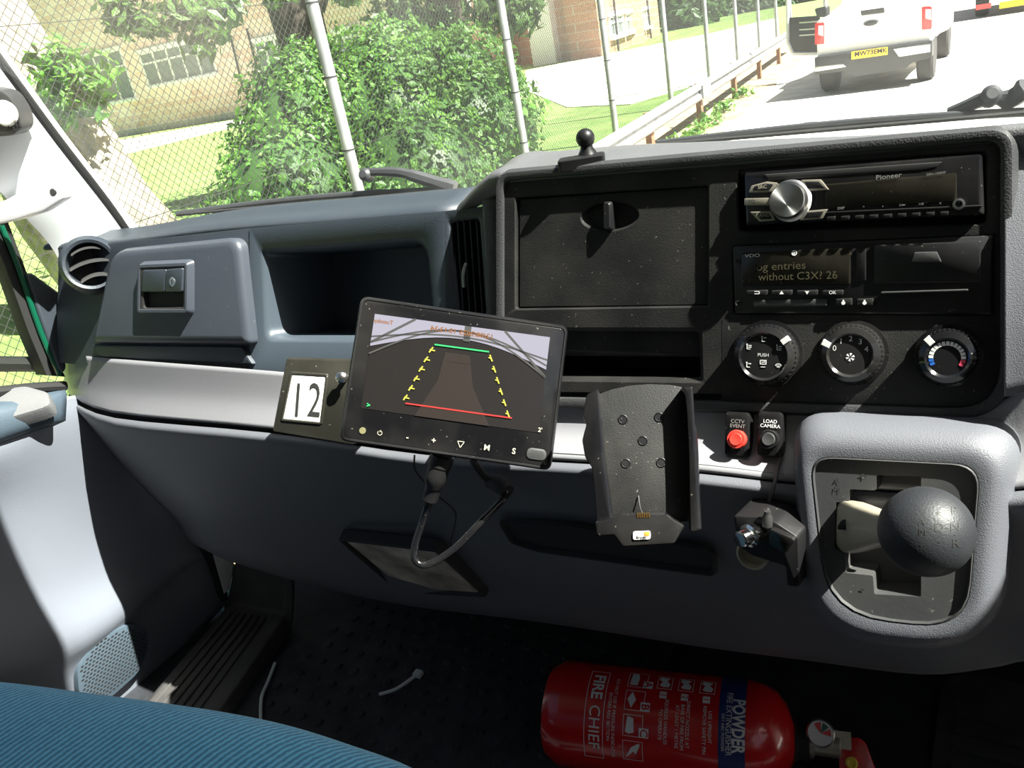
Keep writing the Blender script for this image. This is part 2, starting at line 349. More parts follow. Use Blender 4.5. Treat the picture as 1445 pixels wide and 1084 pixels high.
mb = MB(); q = onZ(843, 80, GZ); mb.box((q.x-.2, q.y+.5, GZ+4.5), (.45, .35, 4.5)); mb.obj('white_pilaster', 'frame_white', wb, smooth=False, label='white pilaster')
wd = (c-b2); nh = (wd.y, -wd.x); WP = Plane(b2, nh, 0)
for x0, y0, x1, y1 in ((858, 25, 866, 52), (868, 23, 877, 49), (881, 21, 888, 45), (896, 18, 900, 40), (903, 17, 907, 39), (910, 15, 913, 37)): bwin(WP, wb, x0, y0, x1, y1, 1, 2)
for a_, b_ in (((866, 0), (873, 72)), ((913, 0), (919, 55))): mb = MB(); mb.tube([WP.px(*a_, .2), WP.px(*b_, .2)], .07, 6); mb.obj('drainpipe', 'truck_black', wb)

# foliage
def leaves(cent, rad, n, size, shell=.55, mb=None, slim=.55, squash=None, floor=None):
    mb = mb or MB()
    for _ in range(n):
        d = Vector((random.gauss(0, 1), random.gauss(0, 1), random.gauss(0, 1))).normalized(); k = shell+(1-shell)*random.random()
        k *= 1+.13*math.sin(d.x*7+d.z*5)+.08*math.sin(d.y*11-d.z*9)
        p = Vector(cent)+Vector((d.x*rad[0], d.y*rad[1], d.z*rad[2]))*k
        if floor is not None and p.z < floor: p.z = floor+random.random()*.2
        s = size*(.6+.8*random.random()); nrm = (d+Vector((random.gauss(0, .6), random.gauss(0, .6), random.gauss(0, .6)+.4))).normalized()
        a = nrm.orthogonal().normalized(); a = Matrix.Rotation(random.random()*6.28, 3, nrm) @ a; b = nrm.cross(a)*slim
        mb.add([p-a*s, p+b*s-nrm*s*.1, p+a*s, p-b*s-nrm*s*.1], [(0, 1, 2, 3)])
    return mb
def bush(name, cent, rad, n, size, m, label, cat, stem=True, floor=None):
    t = thing(name, (cent[0], cent[1], GZ), label, cat)
    leaves(cent, rad, n, size, .6, floor=floor).obj('foliage', m, t, smooth=False)
    mb = MB()
    for k in range(5):
        a = k*1.26; mb.tube([Vector((cent[0]+.1*math.cos(a), cent[1]+.1*math.sin(a), GZ)), Vector((cent[0]+rad[0]*.4*math.cos(a), cent[1]+rad[1]*.4*math.sin(a), cent[2]+rad[2]*.3))], [.05, .02], 6)
    mb.obj('stem', 'bark', t); return t
def blob(c, r, mb, seg=18):
    L = []
    for i in range(1, 10):
        f = math.pi*i/10; L.append([Vector((c[0]+r[0]*math.sin(f)*math.cos(2*math.pi*k/seg), c[1]+r[1]*math.sin(f)*math.sin(2*math.pi*k/seg), c[2]-r[2]*math.cos(f))) for k in range(seg)])
    mb.loft(L, True, True)
hc = atT(540, 175, 12.2)
hb = thing('laurel_hedge', (hc.x, hc.y, GZ), 'large rounded green leafy bush behind the chain link fence', 'bush')
mb = MB(); lobes = []
for (x, y, t, r, n_) in ((440, 205, 12, 1.15, 3600), (560, 190, 12.3, 1.35, 4800), (660, 200, 12.2, 1.15, 3600), (545, 125, 12.6, 1.0, 2600), (640, 130, 12.4, .95, 2600), (430, 140, 12.4, .85, 2000), (600, 270, 11.4, 1.2, 2800), (420, 290, 11.4, 1.2, 2600), (690, 180, 12.6, .8, 1400)):
    p = atT(x, y, t); leaves(p, (r, r, r), n_, .062, .82, mb); lobes.append((p, r))
mb.obj('foliage', 'leaf', hb, smooth=False)
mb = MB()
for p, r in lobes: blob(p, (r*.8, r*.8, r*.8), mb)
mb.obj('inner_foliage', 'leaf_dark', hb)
def tree(name, base, top, r0, r1, label, m='bark', limbs=(), crown=(), lm='leaf_tree', size=.11):
    t = thing(name, (base.x, base.y, GZ), label, 'tree'); mb = MB(); pts = []
    for i in range(9): f = i/8; pts.append(base.lerp(top, f)+Vector((math.sin(i*1.7)*r0*.12, math.cos(i*2.1)*r0*.1, 0)))
    mb.tube(pts, [r0*1.25]+[r0+(r1-r0)*i/8 for i in range(1, 9)], 20, 3)
    for a, b_, r in limbs: mb.tube([a, (a+b_)*.5+Vector((0, 0, .15)), b_], [r, r*.8, r*.5], 10, 4)
    mb.obj('trunk', m, t)
    if crown:
        mb = MB()
        for c, r, n_ in crown: leaves(c, (r, r, r*.7), n_, size, .1, mb, .42)
        mb.obj('crown', lm, t, smooth=False)
    return t
b1 = onZ(470, 250, GZ); b1 = atT(452, 110, 15.2)
tb = Vector((b1.x, b1.y, GZ)); tt = atT(428, -60, 15.2)
tree('horse_chestnut_tree', tb, Vector((tb.x-.35, tb.y, 3.0)), .42, .5, 'dark thick tree trunk rising behind the left half of the leafy bush', limbs=[(atT(435, 20, 15.2), atT(380, -90, 15), .3), (atT(440, 10, 15.2), atT(500, -120, 15), .25)],
     crown=[(Vector((tb.x+1.6, tb.y, 4.6)), 2.3, 2600)]+[(atT(x, y, t), r, n_) for x, y, t, r, n_ in ((175, 12, 9.5, .35, 110), (205, 35, 9.5, .22, 60), (170, 40, 9.5, .2, 40), (260, 20, 9.4, .42, 200), (300, 35, 9.4, .3, 90), (285, 60, 9.4, .25, 55), (320, 10, 9.5, .3, 80), (490, -12, 11, .35, 70), (390, -10, 11, .3, 60), (230, -150, 9.5, 1.2, 600), (340, -200, 11, 1.6, 800))])  # first crown cluster is out of view, added sunward to shade the trunk
b2_ = atT(650, 100, 15.6); tree('plane_tree', Vector((b2_.x, b2_.y, GZ)), Vector((b2_.x-.1, b2_.y, 3.2)), .36, .42, 'dark tree trunk behind the right end of the leafy bush', limbs=[(atT(650, 20, 15.6), atT(600, -70, 15.6), .2)],
     crown=[(Vector((b2_.x+1.6, b2_.y, 4.6)), 2.2, 2400)]+[(atT(x, y, t), r, n_) for x, y, t, r, n_ in ((570, 25, 14.5, .75, 700), (620, 40, 14.5, .6, 500), (560, 65, 14.2, .45, 300), (700, 8, 12.5, .55, 420), (735, 25, 12.5, .38, 170), (745, 10, 12.5, .3, 100), (590, -170, 14, 1.8, 1300), (715, -130, 13, 1.4, 800))])  # leading cluster added above the view to cast shade on this trunk
bl = atT(60, 200, 8.4); tree('mottled_tree', Vector((bl.x+.42, bl.y+.3, GZ)), Vector((bl.x-.95, bl.y-.2, 2.6)), .72, .55, 'wide pale mottled trunk at the far left edge, ivy shoots on its side', 'plane_bark',
     crown=[(atT(100, 110, 7.9), .5, 200), (atT(85, 150, 7.9), .42, 170), (atT(120, 140, 8), .3, 90), (atT(75, 85, 8), .28, 60)], lm='leaf', size=.09)
for i, (x, y, t, r) in enumerate(((975, 18, 62, 2.6), (1020, 12, 74, 3.2), (1075, 5, 88, 3.8), (948, -22, 66, 2.2))):
    p = atT(x, y, t); tt_ = thing('distant_tree', (p.x, p.y, GZ), ['hazy tree seen between the fourth and fifth fence posts', 'hazy tree seen between the fifth and sixth fence posts', 'hazy green tree just left of the open pickup door', 'tall green tree overlapping the end of the brick wing'][i], 'tree', 'distant trees beyond the brick wing')
    leaves(p, (r, r, r), 1500, .32, .6).obj('crown', 'leaf_dark', tt_, smooth=False); mb = MB(); mb.tube([Vector((p.x, p.y, GZ)), Vector((p.x, p.y, p.z-r*.3))], .3, 8); mb.obj('trunk', 'bark', tt_)

# chain-link fence
fc = thing('chain_link_fence', (fx(6), 6, GZ), 'tall grey chain link fence on round posts between lawn and road', 'fence')
u_ = Vector((-.0905, 1, 0)).normalized(); n_ = Vector((1, .0905, 0)).normalized(); mb = MB(); FH = 3.9
def seg(p, q, r):
    d = (q-p).normalized(); a = n_; b = d.cross(a); mb.loft([[x+a*r+b*r, x-a*r+b*r, x-a*r-b*r, x+a*r-b*r] for x in (p, q)], False, False)
o0 = Vector((fx(0), 0, GZ+.05)); Ls, Le = 1.6, 34.0; s = Ls-FH
while s < Le:
    for dr in (1, -1):
        a0, a1 = (s, 0), (s+FH, FH)
        if dr < 0: a0, a1 = (s, FH), (s+FH, 0)
        (x0, z0), (x1, z1) = a0, a1
        if x0 < Ls: f = (Ls-x0)/(x1-x0); x0, z0 = Ls, z0+(z1-z0)*f
        if x1 > Le: f = (Le-x0)/(x1-x0); x1, z1 = Le, z0+(z1-z0)*f
        seg(o0+u_*x0+Vector((0, 0, z0))+n_*.0015*dr, o0+u_*x1+Vector((0, 0, z1))+n_*.0015*dr, .0016)
    s += .072
mb.obj('wire_mesh', 'wire', fc, smooth=False)
mb = MB()
for z in (.08, 1.3, 2.6, 3.9): mb.tube([o0+u_*Ls+Vector((0, 0, z)), o0+u_*Le+Vector((0, 0, z))], .003, 5)
mb.obj('line_wire', 'wire', fc)
for i in range(9):
    y = 6.05+3.85*i if i else 6.05
    mb = MB(); b = Vector((fx(y)+.07, y, GZ)); mb.lathe(b, (0, 0, 1), [(.055, 0), (.055, 4.0), (.03, 4.05)], 14)
    o = mb.obj('fence_post', 'galv', fc)
    if i < 3:
        for z in (.7, 1.35, 2.0, 2.62, 3.2): mb = MB(); mb.lathe(b+Vector((0, 0, z)), (0, 0, 1), [(.059, 0), (.059, .012)], 14); mb.obj('tie_wire', 'rubber', o)
# guard rail
gr = thing('guard_rail', (rx(9), 9, GZ), 'galvanised steel guard rail on brown posts along the road edge', 'guard rail'); mb = MB()
L = []
for y in [2+i*1.0 for i in range(27)]:
    c_ = Vector((rx(y), y, GZ+.56)); L.append([c_+Vector((dx, 0, dz)) for dx, dz in ((0, .15), (.05, .11), (.05, .05), (.0, .02), (.0, -.02), (.05, -.05), (.05, -.11), (0, -.15), (-.012, -.15), (.03, -.11), (.03, -.05), (-.012, -.01), (-.012, .01), (.03, .05), (.03, .11), (-.012, .15))])
mb.loft(L, True, True); mb.obj('rail', 'rail', gr, smooth=False)
for y in (5.2, 8.4, 11.6, 14.8, 18.0, 21.2, 24.4):
    mb = MB(); mb.box((rx(y)-.06, y, GZ+.33), (.045, .06, .36)); mb.obj('rail_post', 'rust_post', gr, smooth=False)
mb = MB(); mb.box((rx(14.8)+.07, 14.8, GZ+.56), (.03, .22, .1)); mb.obj('splice_plate', 'rail', gr, smooth=False)
t = thing('verge_weeds', (rx(12), 12, GZ), 'patchy green weeds growing under the guard rail', 'weeds', kind='stuff'); mb = MB()
for y, dx in ((9.6, .25), (10.3, .1), (12.2, .1), (13.2, .2), (14.5, .15), (16, .1), (8.2, .3), (7, .2), (18, .1)): leaves((rx(y)+dx, y, GZ+.1), (.28, .4, .14), 110, .05, .2, mb)
mb.obj('foliage', 'leaf', t, smooth=False)

# white pickup ahead
def wheel(parent, c, r, wd, name='wheel'):
    mb = MB(); mb.lathe(Vector(c)-Vector((wd/2, 0, 0)), (1, 0, 0), [(r*.6, 0), (r*.92, 0), (r, wd*.15), (r, wd*.85), (r*.92, wd), (r*.6, wd)], 28); o = mb.obj(name, 'tyre', parent)
    mb = MB(); mb.lathe(Vector(c)-Vector((wd/2-.01, 0, 0)), (1, 0, 0), [(r*.6, 0), (r*.6, wd-.02)], 20); mb.obj('rim', 'silver', o); return o
PY = 16.8
pk = thing('pickup_truck', (-2.4, PY, GZ), 'white double cab pickup stopped ahead with a dirty rear bumper and yellow plate', 'pickup truck')
QP = Plane((-2.4, PY, GZ), (0, -1), 0)
tl, tr_, br, blq = QP.uv(1154, 24), QP.uv(1314, 6), QP.uv(1312, 62), QP.uv(1152, 84)
x0, x1 = tl[0]-.03, tr_[0]+.03; zt = (tl[1]+tr_[1])/2; zb = (br[1]+blq[1])/2
def xs(y, z0, z1, ins=0, r=.1): return [Vector((-2.4+a, PY+y, GZ+b)) for a, b in rpoly(rect(x0+ins, z0, x1-ins, z1), r, 4)]
mb = MB(); mb.loft([xs(0, zb, zt, .04, .05), xs(.03, zb, zt, 0, .08), xs(1.65, zb, zt+.02, -.02), xs(3.6, zb-.1, zt+.05, -.03), xs(4.9, zb-.1, zt-.02, 0), xs(5.3, zb, zt-.1, .1)], True, True)
mb.obj('body', 'truck_white', pk)
mb = MB(); mb.loft([xs(1.7, zt, zt+.05, .1, .02), xs(2.0, zt-.1, zt+.55, .2, .15), xs(3.2, zt-.1, zt+.58, .2, .15), xs(4.1, zt-.1, zt, .1, .05)], True, True); cabn = mb.obj('cab', 'truck_white', pk)
RWP = Plane((-2.4, PY+1.72, GZ+zt+.02), (0, -1), 30)
a, b = x0+.26, x1-.26
mb = MB(); slab(RWP, [(a, .02), (b, .02), (b-.08, .5), (a+.08, .5)], .05, -.03, .02, .01, mb); mb.obj('rear_window', 'tinted', cabn)
mb = MB(); slab(RWP, [(a+.08, .10), (b-.5, .10), (b-.5, .27), (a+.08, .27)], .01, .015, .028, .004, mb); sg = mb.obj('window_sticker', 'sign_blue', cabn, label='blue and white sticker strip')
mb = MB(); slab(RWP, [(a+.14, .125), (b-.56, .125), (b-.56, .145), (a+.14, .145)], .002, .028, .031, .001, mb); mb.obj('sticker_stripe', 'white_ink', sg)
def qslab(px, m, nm, w0, w1, r=.02, parent=pk, bev=.01, **k): mb = MB(); slab(QP, pxp(QP, px), r, w0, w1, bev, mb); return mb.obj(nm, m, parent, **k)
bmp = qslab(((1151, 80), (1316, 56), (1316, 80), (1290, 86), (1278, 96), (1208, 107), (1192, 99), (1152, 104)), 'truck_black', 'rear_bumper', -.2, .12, .03)
qslab(((1262, 68), (1314, 60), (1314, 72), (1270, 79)), 'silver', 'bumper_step', .11, .13, .01, bmp, .004)
qslab(((1151, 93), (1191, 88), (1196, 93), (1152, 100)), 'silver', 'bumper_step', .11, .13, .01, bmp, .004)
pq = qslab(((1203, 72), (1254, 65), (1254, 76), (1203, 83)), 'plate_yellow', 'number_plate', .12, .135, .01, bmp, .002)
a_, b_ = QP.uv(1228.5, 74, .135); text('MW73EMK', QP, a_, b_, .075, 'dark_ink', pq, wof=.139, bold=.02, sx=1.05)
for x0_, x1_, y0_, y1_ in ((1150, 1163, 33, 63), (1301, 1315, 10, 42)):
    o = qslab(((x0_, y0_), (x1_, y0_-1), (x1_, y1_-1), (x0_, y1_)), 'tail_red', 'tail_light', -.1, .02, .02, pk, .006)
    qslab(((x0_+5, y0_+3), (x1_-1, y0_+3), (x1_-1, y0_+18), (x0_+5, y0_+16)), 'white_ink', 'reversing_lens', .02, .028, .01, o, .003)
hd = qslab(((1214, 15), (1248, 10), (1248, 18), (1216, 22)), 'truck_black', 'tailgate_handle', 0, .03, .015)
a_, b_ = QP.uv(1229, 33); mb = MB(); slab(QP, [(a_+.13*math.cos(k*.3927), b_+.055*math.sin(k*.3927)) for k in range(16)], .001, 0, .02, .004, mb); bq = mb.obj('oval_badge', 'silver', pk)
mb = MB(); slab(QP, [(a_+.11*math.cos(k*.3927), b_+.042*math.sin(k*.3927)) for k in range(16)], .001, .02, .023, .001, mb); mb.obj('badge_centre', 'truck_black', bq)
mb = MB(); mb.box((-2.4, PY+1.4, GZ+.45), (.78, 1.3, .10)); mb.lathe((-3.1, PY+.55, GZ+.42), (1, 0, 0), [(.07, 0), (.07, .6), (.16, .65), (.16, .85), (.07, .9), (.07, 1.4)], 14); mb.obj('axle', 'truck_black', pk)
wl = onZ(1170, 128, GZ); wr = onZ(1302, 112, GZ)
for xx in (x0-2.4+.13, x1-2.4-.13):
    for dy in (.55, 3.95): wheel(pk, (xx, PY+dy, GZ+.40-.02), .40, .27)
dr = MB(); cpl = Plane((x0-2.4-.02, PY+2.7, GZ), (-.25, -1), 0)
DP = lambda pts: pxp(cpl, pts)
dr = MB(); prof(cpl, DP(((1109, -30), (1165, -34), (1167, 70), (1160, 78), (1118, 78), (1110, 60))), .06, [(0, -.04), (0, .02), (.05, .03), (.07, .0), (.07, -.02)], dr, cap0=False, cap1=False); do = dr.obj('open_door', 'truck_white', pk, label='open left door')
dr = MB(); slab(cpl, DP(((1112, 25), (1156, 22), (1160, 74), (1120, 74), (1113, 62))), .04, -.03, .0, .01, dr); dt = dr.obj('door_card', 'truck_black', do)
for y in (31, 41, 49): dr = MB(); slab(cpl, DP(((1128, y), (1155, y-2), (1155, y), (1128, y+2))), .003, 0, .012, .003, dr); dr.obj('door_trim', 'silver', dt)
dr = MB(); slab(cpl, DP(((1150, 12), (1168, 8), (1168, 24), (1154, 24))), .05, -.1, .06, .03, dr); dr.obj('door_mirror', 'truck_black', do)

# second dark truck, top right
v2 = onZ(1370, 27, GZ); QY = v2.y; P2 = Plane((v2.x, QY, GZ), (0, -1), 0)
dk = thing('flatbed_truck', (v2.x+1.2, QY, GZ), 'dark truck far ahead at the top right corner with yellow chevron strip', 'truck')
mb = MB(); mb.box((v2.x+1.3, QY+2.6, GZ+.95), (1.25, 2.6, .3)); mb.obj('chassis', 'truck_black', dk, smooth=False, bevel=.03)
mb = MB(); mb.box((v2.x+1.3, QY+3.4, GZ+2.1), (1.2, 1.8, .85)); mb.obj('body', 'truck_black', dk, smooth=False, bevel=.05)
for xx in (v2.x+.25, v2.x+2.35): wheel(dk, (xx, QY+.9, GZ+.42-.02), .42, .34)
mb = MB(); a_, b_ = P2.uv(1388, 9); mb.box(P2.p(a_, b_, .03), (.2, .07, .03), (P2.u, P2.v, P2.n)); mb.obj('tail_light', 'tail_red', dk, smooth=False)
mb = MB(); a_, b_ = P2.uv(1434, 4); mb.box(P2.p(a_, b_, .03), (.42, .09, .03), (P2.u, P2.v, P2.n)); mb.obj('chevron_board', 'plate_yellow', dk, smooth=False, label='yellow marker board')

# ------------------------------------------------------------------ cab shell
DX, FZ = -1.27, -.92
def wsy(x, z): return .905-.15*(x+.3)**2-.30*(z+.15)-.42*(z+.15)**2
def onWS(px, py, off=0):
    d = ray(px, py); lo, hi = .4, 2.5
    for _ in range(50):
        m_ = (lo+hi)/2; p = d*m_
        if p.y < wsy(p.x, p.z)+off: lo = m_
        else: hi = m_
    return d*lo
zs = [-.23+.73*i/10 for i in range(11)]; xw = [-1.24+1.94*i/24 for i in range(25)]
mb = MB(); mb.loft([[Vector((x, wsy(x, z), z)) for x in xw] for z in zs], False, False, closed=False)
mb.obj('window_1', 'glass', kind='structure', solid=.005)
mb = MB(); mb.loft([[Vector((x, wsy(x, .5)+.02, .49)) for x in xw], [Vector((x, wsy(x, .5)-.05, .50)) for x in xw], [Vector((x, -.75, .52)) for x in xw]], False, False, closed=False)
mb.obj('ceiling', 'roof_lining', kind='structure', solid=-.03)
mb = MB(); mb.box((-.27, -.77, -.2), (1.0, .02, .72)); mb.obj('wall_back', 'roof_lining', kind='structure', smooth=False)
mb = MB(); mb.box((.76, -.05, -.60), (.03, .72, .34)); mb.box((.76, -.62, .12), (.03, .13, .4)); mb.box((.76, .2, .46), (.03, .5, .05)); mb.obj('wall_right', 'door_grey', kind='structure', smooth=False)
mb = MB(); mb.tube([(.72, wsy(.72, -.2), -.2), (.72, wsy(.72, .15), .15), (.72, wsy(.72, .5), .5)], .045, 8, 3); mb.obj('trim_1', 'pillar_white', kind='structure')
mb = MB(); mb.box((-.27, .15, FZ-.03), (1.04, .92, .03)); mb.obj('floor', 'mat_floor', kind='structure', smooth=False)
mb = MB(); mb.box((-.27, 1.05, -.63), (1.0, .02, .34)); mb.obj('wall_front', 'mat_floor', kind='structure', smooth=False)

# ------------------------------------------------------------------ dashboard
SP = Plane((-.1995, .7065, -.1424), (0, -1), 17)
GP = Plane((-.45, .705, -.25), (.05, -1), 17)
da = thing('dashboard', (-.5, .75, FZ), 'dark blue and light grey truck dashboard spanning the cab below the windscreen', 'dashboard')
# top pad, left to right
TOPZ = -.138
def gy(x): return GP.o.y+.05*(x-GP.o.x)
cols = [(-1.26, 0), (-1.22, 0), (-1.1, 0), (-.9, 0), (-.7, 0), (-.52, 0), (-.458, 1), (-.42, 1), (-.2, 1), (0, 1), (.1, 1), (.3, 1), (.7, 1)]; cols = sorted(cols+[(-.34, 1), (-.28, 1), (-.1, 1)])
rows = [[], [], [], [], [], []]
for x, k in cols:
    fy_ = gy(x) if not k else SP.o.y
    zf = -.170 if not k else -.135; zt_ = -.160 if not k else -.126
    if x < -1.0: zt_ -= .012; zf -= .008
    yf = fy_+(.25+zf)*.3057 if not k else SP.o.y
    if k: zt_ -= .015*min(1, max(0, (x+.36)/.28))
    wy = wsy(x, -.18)-.004
    rows[0].append((x, yf+(.018 if not k else .010), zf-(.006 if not k else .016))); rows[1].append((x, yf+.003, zf)); rows[2].append((x, yf+.010, zf+.008)); rows[3].append((x, yf+.035, zt_)); rows[4].append((x, min(yf+.085, wy-.02), zt_+.002)); rows[5].append((x, wy, zt_-.035))
mbL = patch([r[:6] for r in rows], 4, 4); mbL.obj('top_pad', 'dash_blue', da, solid=.004)
patch([r[5:] for r in rows], 4, 4).obj('top_pad', 'pad_grey', da, solid=.004, label='dark grey top pad over centre stack')

# centre stack face tiles
def tile(outer, inner, r, depth, name, m='black_plastic', lip=.0015):
    mb = cell(SP, pxp(SP, outer), pxp(SP, inner), r, depth, lip); return mb.obj(name, m, da, ang=30)
tile(((709, 259), (1018, 236), (1018, 452), (709, 449)), ((726, 277), (1001, 259), (1001, 434), (726, 438)), .003, .010, 'storage_frame')
tile(((1018, 236), (1414, 201), (1414, 333), (1018, 340)), ((1038, 238), (1394, 211), (1394, 318), (1040, 329)), .003, .03, 'radio_frame')
tile(((1018, 340), (1414, 333), (1414, 456), (1018, 452)), ((1032, 346), (1403, 330), (1403, 446), (1034, 444)), .002, .02, 'tachograph_frame')
tile(((709, 449), (1018, 452), (1018, 556), (709, 552)), ((740, 462), (991, 462), (993, 541), (740, 538)), .005, .07, 'tray_surround', lip=.004)
mb = MB(); slab(SP, pxp(SP, ((1018, 452), (1414, 456), (1414, 578), (1290, 577), (1018, 571))), [.0005, .0005, .035, .01, .0005], -.02, 0, .0005, mb, seg=8); mb.obj('heater_panel', 'black_plastic', da)
# rim around the stack
O = pxp(SP, ((709, 252), (1417, 193), (1416, 581), (709, 562))); mb = MB()
prof(SP, O, [.012, .012, .035, .004], [(.003, -.003), (.002, .003), (-.001, .0045), (-.005, .004), (-.009, -.003), (-.011, -.05)], mb, cap1=False, seg=8); mb.obj('stack_rim', 'pod_grey', da)
mb = MB(); prof(GP, pxp(GP, ((683, 276), (716, 262), (716, 560), (694, 560))), .006, [(0, -.04), (0, .004), (.003, .009), (.007, .011)], mb); mb.obj('pod_side', 'pod_grey', da)
O2 = pxp(SP, ((700, 252), (709, 252), (709, 600), (700, 600)))
# storage door with oval recess and pull
OV = SP.uv(857, 305); ou_, ov_ = OV
dq = pxp(SP, ((730, 281), (998, 263), (998, 431), (730, 434)))
def oval(a, b, k0, n, sgn=1): return [(ou_+a*math.cos(math.pi+sgn*(-2*math.pi*(k+k0)/n)), ov_+b*math.sin(math.pi+sgn*(-2*math.pi*(k+k0)/n))) for k in range(n)]
mb = MB(); nseg = 8; loops = []
def edge_at(th, ins):
    Q = offset_poly(dq, ins); d = Vector((math.cos(th), math.sin(th))); best = 1
    for k in range(4):
        A, B = Vector(Q[k]), Vector(Q[(k+1) % 4]); e = B-A; w0 = A-Vector((ou_, ov_)); den = d.x*e.y-d.y*e.x
        if abs(den) < 1e-9: continue
        t = (w0.x*e.y-w0.y*e.x)/den; q_ = (w0.x*d.y-w0.y*d.x)/den
        if t > 0 and -1e-6 <= q_ <= 1+1e-6: best = min(best, t)
    return (ou_+d.x*best, ov_+d.y*best)
crn = [math.atan2(p[1]-ov_, p[0]-ou_) for p in dq]; ths = sorted([k*2*math.pi/72-math.pi for k in range(72)]+crn)
def ovl(a, b): return [(ou_+math.cos(t)/math.sqrt((math.cos(t)/a)**2+(math.sin(t)/b)**2), ov_+math.sin(t)/math.sqrt((math.cos(t)/a)**2+(math.sin(t)/b)**2)) for t in ths]
mb.loft([[SP.p(a, b, w_) for a, b in [edge_at(t, i_) for t in ths]] for i_, w_ in ((0, -.009), (0, -.0045), (.0008, -.004))]+[[SP.p(a, b, w_) for a, b in ovl(A, B)] for A, B, w_ in ((.0305, .0145, -.004), (.029, .013, -.005), (.024, .011, -.012), (.012, .006, -.016))], False, True)
sd = mb.obj('storage_door', 'black_plastic', da, ang=12)
mb = MB(); a_ = .0045
L = [[SP.p(ou_+dx, ov_+dv, w_) for dx, dv in rpoly([(-a_, -.0135), (a_, -.0135), (a_, .0135), (-a_, .0135)], .003, 3)] for w_ in (-.016, -.001)]
mb.loft(L+[[SP.p(ou_+dx*.6, ov_+dv*.85, .002) for dx, dv in rpoly([(-a_, -.0135), (a_, -.0135), (a_, .0135), (-a_, .0135)], .003, 3)]], False, True); mb.obj('door_pull', 'black_smooth', sd)
# lower tray drawer
mb = MB(); slab(SP, pxp(SP, ((742, 463), (988, 463), (988, 505), (742, 503))), .004, -.06, -.006, .002, mb); mb.obj('tray_flap', 'black_plastic', da)
